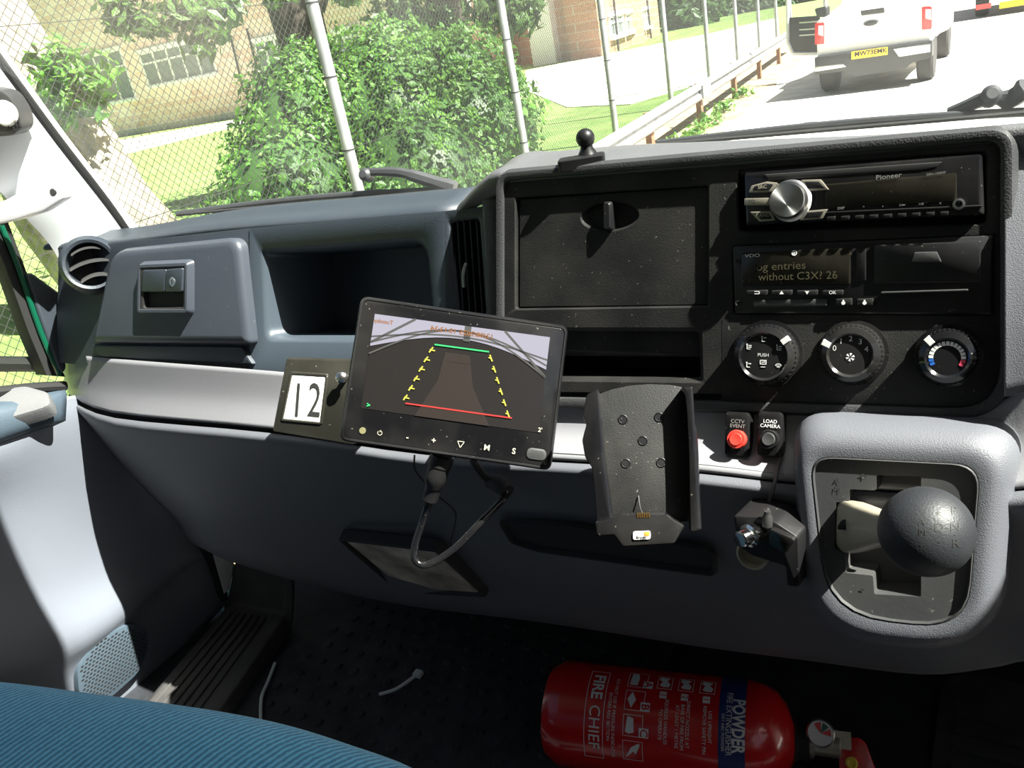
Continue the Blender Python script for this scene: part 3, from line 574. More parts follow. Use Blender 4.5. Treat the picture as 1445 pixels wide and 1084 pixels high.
# climate knobs
def climate(cx, cy, kind, prt):
    sc = SP.scale(cx, cy); R = 43*sc; u, v = SP.uv(cx, cy, .012)
    mb = MB(); mb.lathe(SP.p(u, v), SP.n, [(R+.0035, -.001), (R+.0035, .002), (R+.0005, .0025), (R, .012), (R-.0015, .0165), (R-.0055, .0185), (R-.0075, .0165)], 48, sx=SP.u); kb = mb.obj('climate_knob', 'black_gloss', prt)
    mb = MB()
    for k in range(40):
        a = k/40*2*math.pi; mb.box(SP.p(u+(R-.0002)*math.cos(a), v+(R-.0002)*math.sin(a), .009), (.0006, .0006, .005), (SP.u*math.cos(a)+SP.v*math.sin(a), SP.v*math.cos(a)-SP.u*math.sin(a), SP.n))
    mb.obj('knob_grip', 'black_smooth', kb, smooth=False)
    mb = MB(); disc(SP, u, v, R-.0072, .010, .0166, mb, 40, .0004); mb.obj('knob_face', 'black_smooth', kb)
    ang = {'mode': 38, 'fan': 155, 'temp': 135}[kind]; a = math.radians(ang); ax = (SP.u*math.cos(a)+SP.v*math.sin(a), SP.v*math.cos(a)-SP.u*math.sin(a), SP.n)
    mb = MB(); mb.box(SP.p(u+(R-.0032)*math.cos(a), v+(R-.0032)*math.sin(a), .0165), (.0034, .0024, .0024), ax); mb.obj('pointer', 'white_ink', kb, smooth=False, bevel=.0004, label='white pointer')
    W = .0168; r = R-.0105
    if kind == 'fan':
        for k, ch in enumerate('01234'):
            a = math.radians(158-k*34); text(ch, SP, u+r*math.cos(a), v+r*math.sin(a), .0044, 'white_ink', kb, wof=W)
        mb = MB()
        for k in range(6):
            a = k*math.pi/3+.4; slab(SP, [(u+.0006*math.cos(a), v-.002+.0006*math.sin(a)), (u+.0035*math.cos(a-.35), v-.002+.0035*math.sin(a-.35)), (u+.0035*math.cos(a+.25), v-.002+.0035*math.sin(a+.25))], .0004, W-.0003, W+.0001, .0001, mb, 2)
        mb.obj('fan_symbol', 'white_ink', kb)
    elif kind == 'temp':
        for k in range(17):
            a = math.radians(207-k*14.6); m_ = 'blue_mark' if k < 2 else 'red_mark' if k > 14 else 'white_ink'
            if k == 0: blk = {}
            b = blk.setdefault(m_, MB()); b.box(SP.p(u+(r+.0005)*math.cos(a), v+(r+.0005)*math.sin(a), W), (.0016, .0011, .0002), (SP.u*math.cos(a)+SP.v*math.sin(a), SP.v*math.cos(a)-SP.u*math.sin(a), SP.n))
        for m_, b in blk.items(): b.obj('temperature_marks', m_, kb, smooth=False, label={'blue_mark': 'blue cold marks', 'red_mark': 'red hot marks', 'white_ink': 'white scale marks'}[m_])
    else:
        text('PUSH', SP, u, v+.001, .0028, 'white_ink', kb, wof=W)
        mb = MB()
        def icon(a, b, arrows):
            mb.box(SP.p(a-.0012, b-.0005, W), (.0003, .0016, .0002), (SP.u, SP.v, SP.n)); mb.box(SP.p(a, b-.002, W), (.0014, .0003, .0002), (SP.u, SP.v, SP.n)); mb.lathe(SP.p(a-.0014, b+.0019, W-.0002), SP.n, [(.0006, 0), (.0006, .0004)], 8)
            for k in range(arrows): mb.box(SP.p(a+.0012, b+.001-k*.0015, W), (.0012, .0003, .0002), (SP.u, SP.v, SP.n))
        for a, n__ in ((90, 1), (148, 2), (212, 1), (32, 3)): icon(u+r*.95*math.cos(math.radians(a)), v+r*.95*math.sin(math.radians(a)), n__)
        a = math.radians(-30); cu_, cv_ = u+r*.95*math.cos(a), v+r*.95*math.sin(a)
        for k in range(7): q_ = math.pi*k/6; mb.box(SP.p(cu_+.0022*math.cos(q_), cv_+.0014*math.sin(q_), W), (.0004, .0003, .0002), (SP.u, SP.v, SP.n))
        for k in (-1, 0, 1): mb.box(SP.p(cu_+k*.001, cv_-.0008, W), (.0002, .0009, .0002), (SP.u, SP.v, SP.n))
        for du, dv, hu, hv in ((0, -.0035, .0024, .0003), (0, -.0067, .0024, .0003), (-.0024, -.0051, .0003, .0018), (.0024, -.0051, .0003, .0018), (0, -.0051, .0011, .0003), (.0011, -.0046, .0003, .0008), (0, -.0092, .0018, .0002)): mb.box(SP.p(u+du, v+dv, W), (hu, hv, .0002), (SP.u, SP.v, SP.n))
        mb.obj('airflow_symbols', 'white_ink', kb, smooth=False)
climate(1079, 502, 'mode', da); climate(1201, 500, 'fan', da); climate(1337, 504, 'temp', da)

# passenger fascia: a frame tile around the open cubby, solid face at the left
def gt(outer, inner, r, depth, name, m, lip=.006, cap=True):
    mb = cell(GP, pxp(GP, outer), pxp(GP, inner), r, depth, lip, cap=cap, seg=7); return mb.obj(name, m, da, ang=50)
gt(((352, 322), (628, 298), (628, 535), (352, 532)), ((366, 350), (604, 331), (618, 486), (372, 484)), [.008, .022, .012, .016], .13, 'open_shelf', 'cubby_blue', .007)
mb = MB(); pts = pxp(GP, ((82, 352), (352, 322), (352, 532), (78, 512))); slab(GP, pts, .0005, -.02, -.001, .0004, mb); mb.obj('fascia', 'dash_blue', da)
# narrow vent by the stack
mb = cell(GP, pxp(GP, ((628, 298), (712, 288), (712, 560), (628, 555))), pxp(GP, ((631, 310), (678, 304), (688, 448), (645, 452))), .006, .03, .003, seg=5); mb.obj('vent_surround', 'dash_blue', da)
va = MB()
vt = thing('x', (0, 0, 0), '', ''); bpy.data.objects.remove(vt)
mb = MB(); mb.box(GP.px(661, 380, -.024), (.025, .055, .003), (GP.u, GP.v, GP.n)); cv = mb.obj('centre_air_vent', 'rubber', da, smooth=False)
for i in range(5):
    t_ = MB(); xa = 636+i*9; ta, tb_ = GP.px(xa, 312, -.002), GP.px(xa+9, 449, -.002); wn = -GP.n*.012+GP.u*.004
    e = GP.u*.0009; t_.loft([[ta-e, ta+e, ta+e+wn, ta-e+wn], [tb_-e, tb_+e, tb_+e+wn, tb_-e+wn]], True, True); t_.obj('louvre', 'black_smooth', cv, smooth=False)
t_ = MB()
for y in (347, 395): t_.box(GP.px(660+(y-347)*.06, y, -.014), (.024, .0012, .002), (GP.u, GP.v, GP.n))
t_.obj('cross_bar', 'black_smooth', cv, smooth=False)
t_ = MB(); t_.tube([GP.px(658, 372, .002), GP.px(654, 385, .006), GP.px(655, 405, .003)], .0022, 8, 3); t_.obj('vent_slider', 'silver', cv)
# glovebox door
gbp = pxp(GP, ((158, 352), (338, 334), (355, 487), (132, 484)), .012)
gb = MB(); prof(GP, gbp, [.035, .02, .008, .008], [(0, -.004), (0, .008), (.002, .013), (.006, .0155), (.012, .0165)], gb, seg=7); gd = gb.obj('glovebox_door', 'glove_blue', da, ang=60)
mb = MB(); slab(GP, pxp(GP, ((134, 486), (345, 489), (362, 514), (148, 503))), .004, -.01, .006, .002, mb); mb.obj('glovebox_hinge_rail', 'dash_blue', da)
mb = cell(GP, [(a, b) for a, b in pxp(GP, ((199, 376), (263, 372), (264, 440), (196, 440)), .0165)], pxp(GP, ((203, 379), (260, 376), (260, 436), (200, 436)), .0165), .004, .012, .0015)
hp = Plane(GP.p(0, 0, .0245), (.05, -1), 17)
mb = cell(hp, pxp(hp, ((195, 374), (264, 371), (264, 441), (194, 441))), pxp(hp, ((203, 380), (260, 377), (259, 435), (201, 436))), .005, .0068, .001); lr = mb.obj('latch_recess', 'rubber', gd)
mb = MB(); prof(hp, pxp(hp, ((195, 374), (264, 371), (264, 441), (194, 441))), .005, [(-.005, -.0085), (-.001, -.001), (0, .0006), (.0035, .0008), (.006, -.002)], mb, cap1=False); mb.obj('latch_rim', 'glove_blue', gd)
mb = MB(); slab(hp, pxp(hp, ((203, 381), (236, 380), (234, 412), (201, 412))), .003, -.006, .002, .0015, mb); mb.obj('latch_handle', 'dash_blue', gd)
mb = MB(); slab(hp, pxp(hp, ((237, 380), (260, 378), (259, 412), (235, 412))), .003, -.006, .003, .0015, mb); lk = mb.obj('lock_plate', 'dash_blue', gd)
a_, b_ = hp.uv(246, 398); mb = MB(); disc(hp, a_, b_, .0062, .002, .0038, mb); lb = mb.obj('lock_barrel', 'silver', lk)
mb = MB(); mb.box(hp.p(a_, b_, .0038), (.0009, .003, .0003), (hp.u, hp.v, hp.n)); mb.obj('keyhole', 'rubber', lb, smooth=False)
# round vent at the left end
vc = GP.px(127, 373, .02); vpn = (GP.n*.62+Vector((.45, -.05, .05))).normalized(); vpn = (GP.n+Vector((1.25, 0, 0))).normalized()
VPn = Plane(vc, (vpn.x, vpn.y), 14); r_ = .031
mb = MB(); mb.lathe(vc, VPn.n, [(r_+.012, -.045), (r_+.010, -.005), (r_+.004, .002), (r_, .0), (r_-.003, -.03)], 40, False, False, sx=VPn.u); rv = mb.obj('round_air_vent', 'dash_blue', da)
mb = MB(); disc(VPn, 0, 0, r_-.003, -.034, -.030, mb); mb.obj('vent_core', 'black_smooth', rv)
for k in (-1, 0, 1):
    v_ = k*.02; hw = math.sqrt(max(0, (r_-.003)**2-v_**2)); mb = MB()
    L = []
    for i in range(9): q_ = -1+i/4; a_ = q_*hw; L.append([VPn.p(a_, v_-.003+(1-q_*q_)*.005, -.004), VPn.p(a_, v_+(1-q_*q_)*.005, -.004), VPn.p(a_, v_+.006+(1-q_*q_)*.005, -.026), VPn.p(a_, v_+.004+(1-q_*q_)*.005, -.026)])
    mb.loft(L, True, True); mb.obj('louvre', 'bezel', rv)

# band, lower panel: rows of points, pixel and depth
R = {}
R[0] = [(90, 497, .658), (150, 506, .640), (380, 524, .634), (600, 545, .650), (830, 566, .650), (1000, 574, .650), (1140, 579, .650), (1300, 581, .650), (1400, 570, .650), (1450, 545, .650), (1540, 500, .650)]
R[1] = [(90, 530, .652), (150, 550, .628), (380, 568, .620), (600, 595, .632), (830, 612, .632), (1000, 622, .632), (1140, 634, .632), (1300, 640, .632), (1400, 635, .632), (1450, 620, .632), (1540, 590, .632)]
R[2] = [(97, 556, .645), (158, 582, .612), (380, 604, .600), (600, 634, .600), (830, 648, .600), (1000, 663, .600), (1140, 680, .600), (1300, 690, .600), (1400, 690, .600), (1450, 685, .600), (1540, 680, .600)]
mb = patch([[onY(*p) for p in R[k]] for k in (0, 1, 2)], 5, 4); mb.obj('trim_band', 'band_grey', da, solid=.004)
L0 = [(101, 566, .640), (162, 590, 0.608), (380, 611, 0.597), (600, 642, 0.597), (830, 655, 0.597), (1000, 670, 0.597), (1140, 686, 0.597), (1300, 697, 0.597), (1400, 697, 0.597), (1450, 692, 0.597), (1540, 690, 0.597)]
L1 = [(101, 572, .634), (164, 600, 0.6), (380, 622, 0.588), (600, 654, 0.588), (830, 668, 0.588), (1000, 684, 0.588), (1140, 700, 0.588), (1300, 712, 0.588), (1400, 712, 0.588), (1450, 710, 0.588), (1540, 705, 0.588)]
L2 = [(108, 582, .638), (170, 616, 0.605), (380, 640, 0.594), (600, 672, 0.594), (830, 690, 0.594), (1000, 706, 0.594), (1140, 722, 0.594), (1300, 735, 0.594), (1400, 735, 0.594), (1450, 735, 0.594), (1540, 730, 0.594)]
patch([[onY(p[0], p[1]-2, p[2]+.003) for p in R[2]], [onY(a[0], (a[1]+b[1])/2, a[2]+.012) for a, b in zip(R[2], L0)], [onY(p[0], p[1]+2, p[2]+.003) for p in L0]], 4, 4).obj('seam_gap', 'rubber', da, solid=.003)
L3 = [(165, 650, .66), (230, 665, 0.62), (400, 690, 0.62), (600, 722, 0.62), (760, 762, 0.62), (960, 790, 0.62), (1130, 820, 0.625), (1300, 820, 0.625), (1400, 815, 0.635), (1450, 810, 0.635), (1540, 810, 0.655)]
L4 = [(240, 725, .70), (300, 745, 0.66), (430, 770, 0.66), (600, 800, 0.66), (770, 825, 0.66), (980, 855, 0.66), (1140, 880, 0.66), (1300, 900, 0.66), (1400, 890, 0.67), (1450, 880, 0.67), (1540, 880, 0.68)]
L5 = [(300, 770, .74), (345, 790, .73), (450, 822, .74), (580, 850, .75), (770, 872, .75), (980, 903, .75), (1140, 922, .75), (1300, 940, .75), (1400, 930, .75), (1450, 920, .75), (1540, 920, .75)]
L6 = [(x, y, 1.0) for x, y, z in L5]
rws = [[onY(*p) for p in L] for L in (L0, L1, L2, L3, L4, L5)]
rws.append([Vector((p.x, 1.0, p.z+.02)) for p in rws[-1]])
mb = patch(rws, 5, 4); mb.obj('lower_panel', 'dash_grey', da, solid=.004)
# dark pocket below the band
PP = Plane(onY(860, 770, .604), (0, -1), -12)
mb = MB(); pk_ = pxp(PP, ((705, 738), (800, 742), (1005, 778), (1008, 812), (960, 806), (760, 778), (722, 766))); prof(PP, pk_, .006, [(-.003, -.003), (-.001, .001), (.001, .001), (.003, -.003)], mb, cap1=True); mb.obj('storage_pocket', 'rubber', da, label='dark open pocket')
TP = Plane(onY(585, 795, .646), (0, -1), -28)
mb = MB(); prof(TP, pxp(TP, ((478, 756), (618, 772), (690, 838), (565, 832))), .006, [(0, -.01), (0, .004), (.002, .006), (.005, .005), (.006, .001)], mb, cap1=False); tf = mb.obj('ashtray_frame', 'rubber', da)
mb = MB(); slab(TP, pxp(TP, ((490, 762), (612, 776), (676, 834), (568, 827))), .004, -.006, .0025, .001, mb); mb.obj('ashtray_face', 'tray_metal', tf, label='worn brown metal plate')

patch([[onY(1417, 196, .722), onY(1450, 192, .722), onY(1600, 186, .722)], [onY(1417, 400, .662), onY(1450, 398, .662), onY(1600, 380, .662)], [onY(1417, 560, .625), onY(1450, 552, .625), onY(1600, 500, .625)]], 5, 4).obj('binnacle_side', 'dash_grey', da, solid=.004)
mb = MB(); mb.box((.43, .86, -.38), (.32, .20, .24)); mb.obj('driver_side_blocker', 'dash_grey', da, smooth=False, bevel=.02)  # unseen box added to block sun from the cab floor
# gear console
BP = Plane(onY(1262, 765, .568), (0, -1), 20)
inn = pxp(BP, ((1143, 642), (1385, 654), (1366, 888), (1168, 866))); out_ = pxp(BP, ((1112, 596), (1440, 612), (1402, 934), (1132, 908)))
mb = MB(); rr = [.018, .018, .035, .045]; ro = [.03, .03, .055, .06]
loops = []
def lp(P, r, w_): return [BP.p(a, b, w_) for a, b in rpoly(P, r, 8)]
mid = [((a[0]*.75+b[0]*.25), (a[1]*.75+b[1]*.25)) for a, b in zip(inn, out_)]; mid2 = [((a[0]*.35+b[0]*.65), (a[1]*.35+b[1]*.65)) for a, b in zip(inn, out_)]
mb.loft([lp(inn, rr, -.004), lp(inn, rr, .004), lp(mid, rr, .005), lp(mid2, ro, .003), lp(out_, ro, -.012), lp(offset_poly(out_, -.004), ro, -.035), lp(offset_poly(out_, -.006), ro, -.16)], False, False); mb.obj('console_surround', 'dash_grey', da, ang=60)
gs = thing('gear_selector', BP.px(1262, 765), 'automatic gear selector with black ball knob in a stepped gate', 'gear selector')
gate = pxp(BP, ((1237, 670), (1300, 672), (1300, 700), (1300, 842), (1234, 838), (1232, 812), (1194, 808), (1192, 778), (1178, 774), (1180, 708), (1198, 710), (1199, 690), (1236, 692)))
mb = MB(); mb.m = 0
# bezel plate as a ring with the gate cut out (triangle fill), then gate walls
bm = bmesh.new()
o1 = [bm.verts.new(BP.p(a, b, .001)) for a, b in rpoly(offset_poly(inn, .002), rr, 6)]; g1 = [bm.verts.new(BP.p(a, b, .001)) for a, b in rpoly(gate, .0015, 2)]
eds = [bm.edges.new((L[i], L[(i+1) % len(L)])) for L in (o1, g1) for i in range(len(L))]
bmesh.ops.triangle_fill(bm, edges=eds, use_beauty=True)
bm.verts.index_update(); vv = [v.co.copy() for v in bm.verts]; ff = [[v.index for v in f.verts] for f in bm.faces]; bm.free()
mb.add(vv, ff); mb.loft([[BP.p(a, b, .001) for a, b in rpoly(gate, .0015, 2)], [BP.p(a, b, -.006) for a, b in rpoly(offset_poly(gate, .0006), .0015, 2)], [BP.p(a, b, -.030) for a, b in rpoly(offset_poly(gate, .001), .0015, 2)]], False, True)
mb.loft([[BP.p(a, b, .001) for a, b in rpoly(offset_poly(inn, .002), rr, 6)], [BP.p(a, b, .0045) for a, b in rpoly(offset_poly(inn, .0012), rr, 6)], [BP.p(a, b, .003) for a, b in rpoly(offset_poly(inn, -.0005), rr, 6)], [BP.p(a, b, -.02) for a, b in rpoly(offset_poly(inn, -.0005), rr, 6)]], False, False)
mb.obj('bezel_plate', 'bezel', gs, ang=25)
for s_, x, y, h in (('A', 1181, 679, 9), ('›', 1182, 686, 6), ('M', 1181, 692, 9)): textpx(s_, BP, x, y, h, 'dark_ink', gs, w=.001, rot=-3 if s_ != '›' else -90)
textpx('+', BP, 1218, 673, 13, 'dark_ink', gs, w=.001, bold=.03); textpx('-', BP, 1217, 831, 12, 'dark_ink', gs, w=.001, bold=.03)
kc = atT(1306, 750, .53); lb0 = BP.px(1190, 742, -.014)
ldir = (kc-lb0)
mb = MB(); sd_ = ldir.normalized(); up_ = BP.v
L = []
for f, hw_, ht in ((0, .020, .012), (.12, .023, .013), (.3, .019, .012), (.55, .013, .011), (.8, .010, .010)):
    c_ = lb0+ldir*f; ax2 = sd_.cross(up_).normalized(); ax3 = ax2.cross(sd_)
    sg = lambda q_: math.copysign(abs(q_)**.45, q_); L.append([c_+ax3*sg(math.cos(k*math.pi/8))*hw_*.9+ax2*sg(math.sin(k*math.pi/8))*ht*.8 for k in range(16)])
mb.loft(L, True, True); mb.obj('lever', 'lever', gs, label='cream lever shaft')
mb = MB()
c_ = lb0+ldir*.14; fr_ = (-c_).normalized(); slab(Plane(c_+fr_*.013, (fr_.x, fr_.y), math.degrees(math.asin(fr_.z))), [(-.012, -.003), (.034, -.003), (.034, .007), (-.008, .005)], .003, -.004, .001, .0005, mb); mb.obj('lever_slot', 'rubber', gs)
KR = 62*.53/FOC; kn = MB(); ax = (ldir.normalized()*.9+(-kc).normalized()*.5).normalized()
kn.lathe(kc, ax, [(KR*.50, -KR*1.02), (KR*.62, -KR*.95), (KR*.66, -KR*.82), (KR*.72, -KR*.74), (KR*.88, -KR*.52), (KR*.98, -KR*.25)]+[(KR*1.02*math.cos(q_)+.00001, KR*1.02*math.sin(q_)) for q_ in [k*math.pi/20 for k in range(0, 11)]], 44); ko = kn.obj('ball_knob', 'knob', gs, ang=70)
def onknob(a, b):
    # engraving laid on the ball, a,b metres in the camera-facing tangent plane
    n0 = (-kc).normalized(); uu = (RX-n0*RX.dot(n0)).normalized(); v2_ = (-RD-n0*(-RD).dot(n0)).normalized(); p = uu*a+v2_*b
    rr_ = KR*1.028; w_ = math.sqrt(max(1e-8, rr_*rr_-p.length_squared)); return kc+p+n0*w_
sc_ = .5/FOC
for s_, dx, dy, h in (('P', 36, -29, 12), ('·', 36, -19, 10), ('N', 37, -6, 12), ('·', 37, 5, 10), ('R', 38, 17, 12), ('-', 26, -6, 8), ('D', 17, -5, 12), ('-', 7, -5, 8), ('+', 16, -26, 9), ('·', 16, -16, 8), ('·', 17, 6, 8), ('-', 17, 14, 9), ('A', -5, -13, 9), ('M', -4, 1, 9)):
    text(s_, None, dx*sc_*1.02, -dy*sc_, h*sc_*1.05, 'dark_ink', ko, mapf=onknob, name='engraved_letter', sub=.15)

# ------------------------------------------------------------------ radio
rd = thing('car_radio', SP.px(1216, 320, -.01), 'black car radio with silver volume dial at the top of the centre stack', 'car radio')
mb = MB(); prof(SP, pxp(SP, ((1049, 244), (1386, 217), (1389, 304), (1052, 319)), .006), .003, [(0, -.028), (0, .004), (.0012, .0065), (.003, .0072)], mb, True, True); mb.obj('faceplate', 'black_gloss', rd)
def sl_(pl, pts, r, w0, w1, m_, nm, prt, bev=.0006, lab=None): mb = MB(); slab(pl, pxp(pl, pts, w1), r, w0, w1, bev, mb); return mb.obj(nm, m_, prt, label=lab)
sl_(SP, ((1078, 246), (1330, 228), (1322, 236), (1300, 240), (1085, 254)), .001, .0065, .0078, 'rubber', 'disc_slot', rd)
sl_(SP, ((1165, 260), (1350, 244), (1350, 284), (1165, 294)), .002, .007, .0082, 'vdo_glass', 'display_window', rd)
for pts in (((1060, 262), (1082, 256), (1097, 258), (1089, 271), (1056, 272)), ((1050, 280), (1086, 279), (1086, 290), (1050, 290)), ((1058, 299), (1088, 298), (1094, 311), (1072, 313)), ((1130, 254), (1158, 253), (1170, 268), (1136, 270)), ((1136, 298), (1168, 295), (1160, 309), (1128, 311))):
    o = sl_(SP, pts, .001, .006, .0095, 'champagne', 'radio_button', rd)
    if pts[1][0] != 1086:
        cxx = sum(p[0] for p in pts)/len(pts); cyy = sum(p[1] for p in pts)/len(pts); sl_(SP, [(cxx+(x-cxx)*.72, cyy+(y-cyy)*.62) for x, y in pts], .0006, .009, .0099, 'black_smooth', 'button_inlay', o, .0002)
for s_, x, y, h in (('SRC', 1076, 264, 5), ('BAND', 1077, 304, 5), ('EQ', 1061, 285, 5)): textpx(s_, SP, x, y, h, 'cream_ink' if s_ != 'EQ' else 'dark_ink', rd, w=.0101, rot=2)
textpx('Pioneer', SP, 1254, 249, 7, 'grey_ink', rd, w=.0083, rot=3, sx=1.15); textpx('DEH-1300MP', SP, 1321, 245, 3.4, 'grey_ink', rd, w=.0083, rot=3)
for k, s_ in enumerate(('DISP', '∧', '∨', '1/∞', '▸/II', '⤨', '↺')):
    try: textpx(s_ if k in (0, 3) else '^v'[k-1] if k in (1, 2) else '>/II' if k == 4 else 'x', SP, 1187+k*27+(5 if k > 0 else 0), 294-k*1.5, 3.6, 'grey_ink', rd, w=.0083, rot=3)
    except Exception: pass
u, v = SP.uv(1114, 283, .012); Rk = 25*SP.scale(1114, 283)
mb = MB(); mb.lathe(SP.p(u, v), SP.n, [(Rk*1.18, .005), (Rk*1.18, .009), (Rk*1.02, .0115), (Rk, .012), (Rk, .020), (Rk*.93, .0215), (Rk*.3, .0213), (.0004, .0213)], 48, sx=SP.u); dl = mb.obj('volume_dial', 'silver', rd)
m = M['silver'].copy(); m.name = 'brushed_dial'; nn_ = m.node_tree.nodes['Principled BSDF']; nn_.inputs['Anisotropic'].default_value = .9; nn_.inputs['Roughness'].default_value = .35; tg = m.node_tree.nodes.new('ShaderNodeTangent'); tg.direction_type = 'RADIAL'; tg.axis = 'Y'; m.node_tree.links.new(tg.outputs[0], nn_.inputs['Tangent'])
dl.data.materials[0] = m
for k in range(9): x = 1166+k*20; o = sl_(SP, ((x, 306-k*.9), (x+13, 305-k*.9), (x+12, 311-k*.9), (x+1, 312-k*.9)), .001, .006, .0095, 'black_smooth', 'preset_button', rd)
sl_(SP, ((1164, 299), (1386, 289), (1386, 292), (1164, 302)), .0005, .006, .0085, 'black_smooth', 'lower_ridge', rd)
u, v = SP.uv(1353, 288, .009); mb = MB(); mb.lathe(SP.p(u, v), SP.n, [(.0026, .006), (.0042, .0075), (.0042, .0095), (.0026, .0098), (.0022, .007)], 24, sx=SP.u); mb.obj('aux_socket', 'silver', rd)

# ------------------------------------------------------------------ tachograph
tg_ = thing('tachograph', SP.px(1218, 440, -.01), 'black tachograph with small buttons and a printer drawer, directly below the car radio', 'tachograph')
mb = MB(); prof(SP, pxp(SP, ((1034, 348), (1402, 332), (1401, 444), (1037, 442)), .002), .002, [(0, -.018), (0, .001), (.0015, .0022)], mb, True, True); mb.obj('housing', 'black_smooth', tg_)
sl_(SP, ((1046, 357), (1200, 350), (1200, 402), (1047, 404)), .002, .001, .0032, 'vdo_glass', 'display_glass', tg_)
textpx('VDO', SP, 1062, 361, 4.6, 'white_ink', tg_, w=.0034, rot=2, sx=1.5)
textpx('log entries', SP, 1100, 376, 11, 'lcd_text', tg_, w=.0034, rot=1.5, sx=1.1); textpx('without C3X? 26', SP, 1125, 390, 11, 'lcd_text', tg_, w=.0034, rot=1, sx=1.02)
u, v = SP.uv(1121, 357, .003); mb = MB(); mb.lathe(SP.p(u, v), SP.n, [(.0019, .003), (.0023, .0036), (.0015, .0036), (.0012, .0031)], 16, sx=SP.u); mb.lathe(SP.p(u, v), SP.n, [(.0008, .003), (.0008, .0036)], 10); mb.obj('round_symbol', 'white_ink', tg_)
sl_(SP, ((1208, 352), (1222, 351), (1222, 396), (1208, 397)), .001, .001, .0035, 'black_smooth', 'card_release', tg_)
mb = MB(); prof(SP, pxp(SP, ((1234, 346), (1384, 340), (1384, 398), (1234, 400)), .003), .001, [(0, .001), (0, .0040), (.0008, .0046)], mb, False, True); pr = mb.obj('printer_drawer', 'black_smooth', tg_)
sl_(SP, ((1290, 356), (1322, 355), (1329, 370), (1286, 370)), .001, .004, .0052, 'bezel', 'drawer_catch', pr)
sl_(SP, ((1243, 412), (1366, 408), (1366, 411), (1243, 415)), .0006, .001, .007, 'bezel', 'paper_edge', tg_)
sl_(SP, ((1228, 417), (1362, 416), (1360, 430), (1232, 433)), .001, .0005, .0012, 'rubber', 'card_slot', tg_)
for k, (x, s_) in enumerate(((1053, '<'), (1088, '^'), (1124, 'v'), (1160, 'OK'))):
    o = sl_(SP, ((x, 410), (x+30, 409), (x+29, 417), (x, 418)), .0015, .001, .0052, 'black_plastic', 'push_button', tg_)
    if k in (1, 2):
        u, v = SP.uv(x+15, 413, .0053); d_ = .0016*(1 if k == 1 else -1); mb = MB(); mb.add([SP.p(u-.0018, v-d_*.8, .0055), SP.p(u+.0018, v-d_*.8, .0055), SP.p(u, v+d_, .0055)], [(0, 1, 2)]); mb.obj('arrow_symbol', 'white_ink', o, smooth=False)
    elif k == 3: textpx('OK', SP, x+15, 413, 5, 'white_ink', o, w=.0053)
    else:
        u, v = SP.uv(x+15, 413, .0053); mb = MB(); mb.box(SP.p(u, v+.001, .0055), (.002, .0003, .0001), (SP.u, SP.v, SP.n)); mb.box(SP.p(u, v-.001, .0055), (.002, .0003, .0001), (SP.u, SP.v, SP.n)); mb.box(SP.p(u+.002, v, .0055), (.0003, .0012, .0001), (SP.u, SP.v, SP.n)); mb.obj('back_symbol', 'white_ink', o, smooth=False)
for x in (1179, 1209):
    o = sl_(SP, ((x, 422), (x+23, 421), (x+23, 431), (x, 432)), .001, .001, .0052, 'black_plastic', 'push_button', tg_)
    u, v = SP.uv(x+11, 427, .0053); mb = MB(); mb.lathe(SP.p(u, v-.0004), SP.n, [(.0015, .005), (.0015, .0055)], 12); mb.box(SP.p(u, v+.0016, .0054), (.0006, .0006, .0001), (SP.u, SP.v, SP.n)); mb.obj('driver_symbol', 'white_ink', o)
sl_(SP, ((1063, 424), (1167, 422), (1167, 432), (1063, 434)), .001, .001, .0036, 'bezel', 'card_tray', tg_)
for x, y in ((1041, 369), (1041, 428), (1395, 350), (1392, 418)):
    u, v = SP.uv(x, y, .003); mb = MB(); mb.lathe(SP.p(u, v), SP.n, [(.0022, .002), (.0024, .0028), (.0016, .0028), (.0014, .0023)], 16, sx=SP.u); mb.obj('removal_hole', 'rubber', tg_)

# ------------------------------------------------------------------ push button switches
def onband(x, y):
    return onY(x, y, .663)
for i, (x, lab1, lab2, m_, lab, ink) in enumerate(((1040, 'CCTV', 'EVENT', 'red_plastic', 'black push switch with a red round button below the airflow knob', 'grey_ink'), (1086, 'LOAD', 'CAMERA', 'black_smooth', 'black push switch with a plain dark round button, a thin cable hanging from it', 'white_ink'))):
    KP = Plane(onY(x, 613, .634), (0, -1), 28)
    t = thing('push_switch', onY(x, 645, .625), lab, 'switch', 'push switches below the climate knobs')
    mb = MB(); prof(KP, pxp(KP, ((x-17, 580), (x+18, 582), (x+17, 646), (x-18, 644)), .01), .004, [(0, -.02), (0, .009), (.001, .0112), (.003, .012)], mb); mb.obj('housing', 'black_gloss', t)
    textpx(lab1, KP, x+1, 595, 5.0, ink, t, w=.0125, rot=0); textpx(lab2, KP, x+1, 601.5, 5.0, ink, t, w=.0125)
    u, v = KP.uv(x-2, 620, .02); mb = MB(); mb.lathe(KP.p(u, v), KP.n, [(.0078, .011), (.0082, .018), (.0075, .0195), (.0062, .0195), (.006, .018)], 32, sx=KP.u); mb.obj('button_collar', 'black_smooth' if i else 'red_plastic', t)
    mb = MB(); mb.lathe(KP.p(u, v), KP.n, [(.0058, .012), (.0058, .0195), (.005, .0208), (.003, .0205), (.0003, .0203)], 32, sx=KP.u); mb.obj('round_button', 'red_plastic' if not i else 'bezel', t, label='red push button' if not i else None)

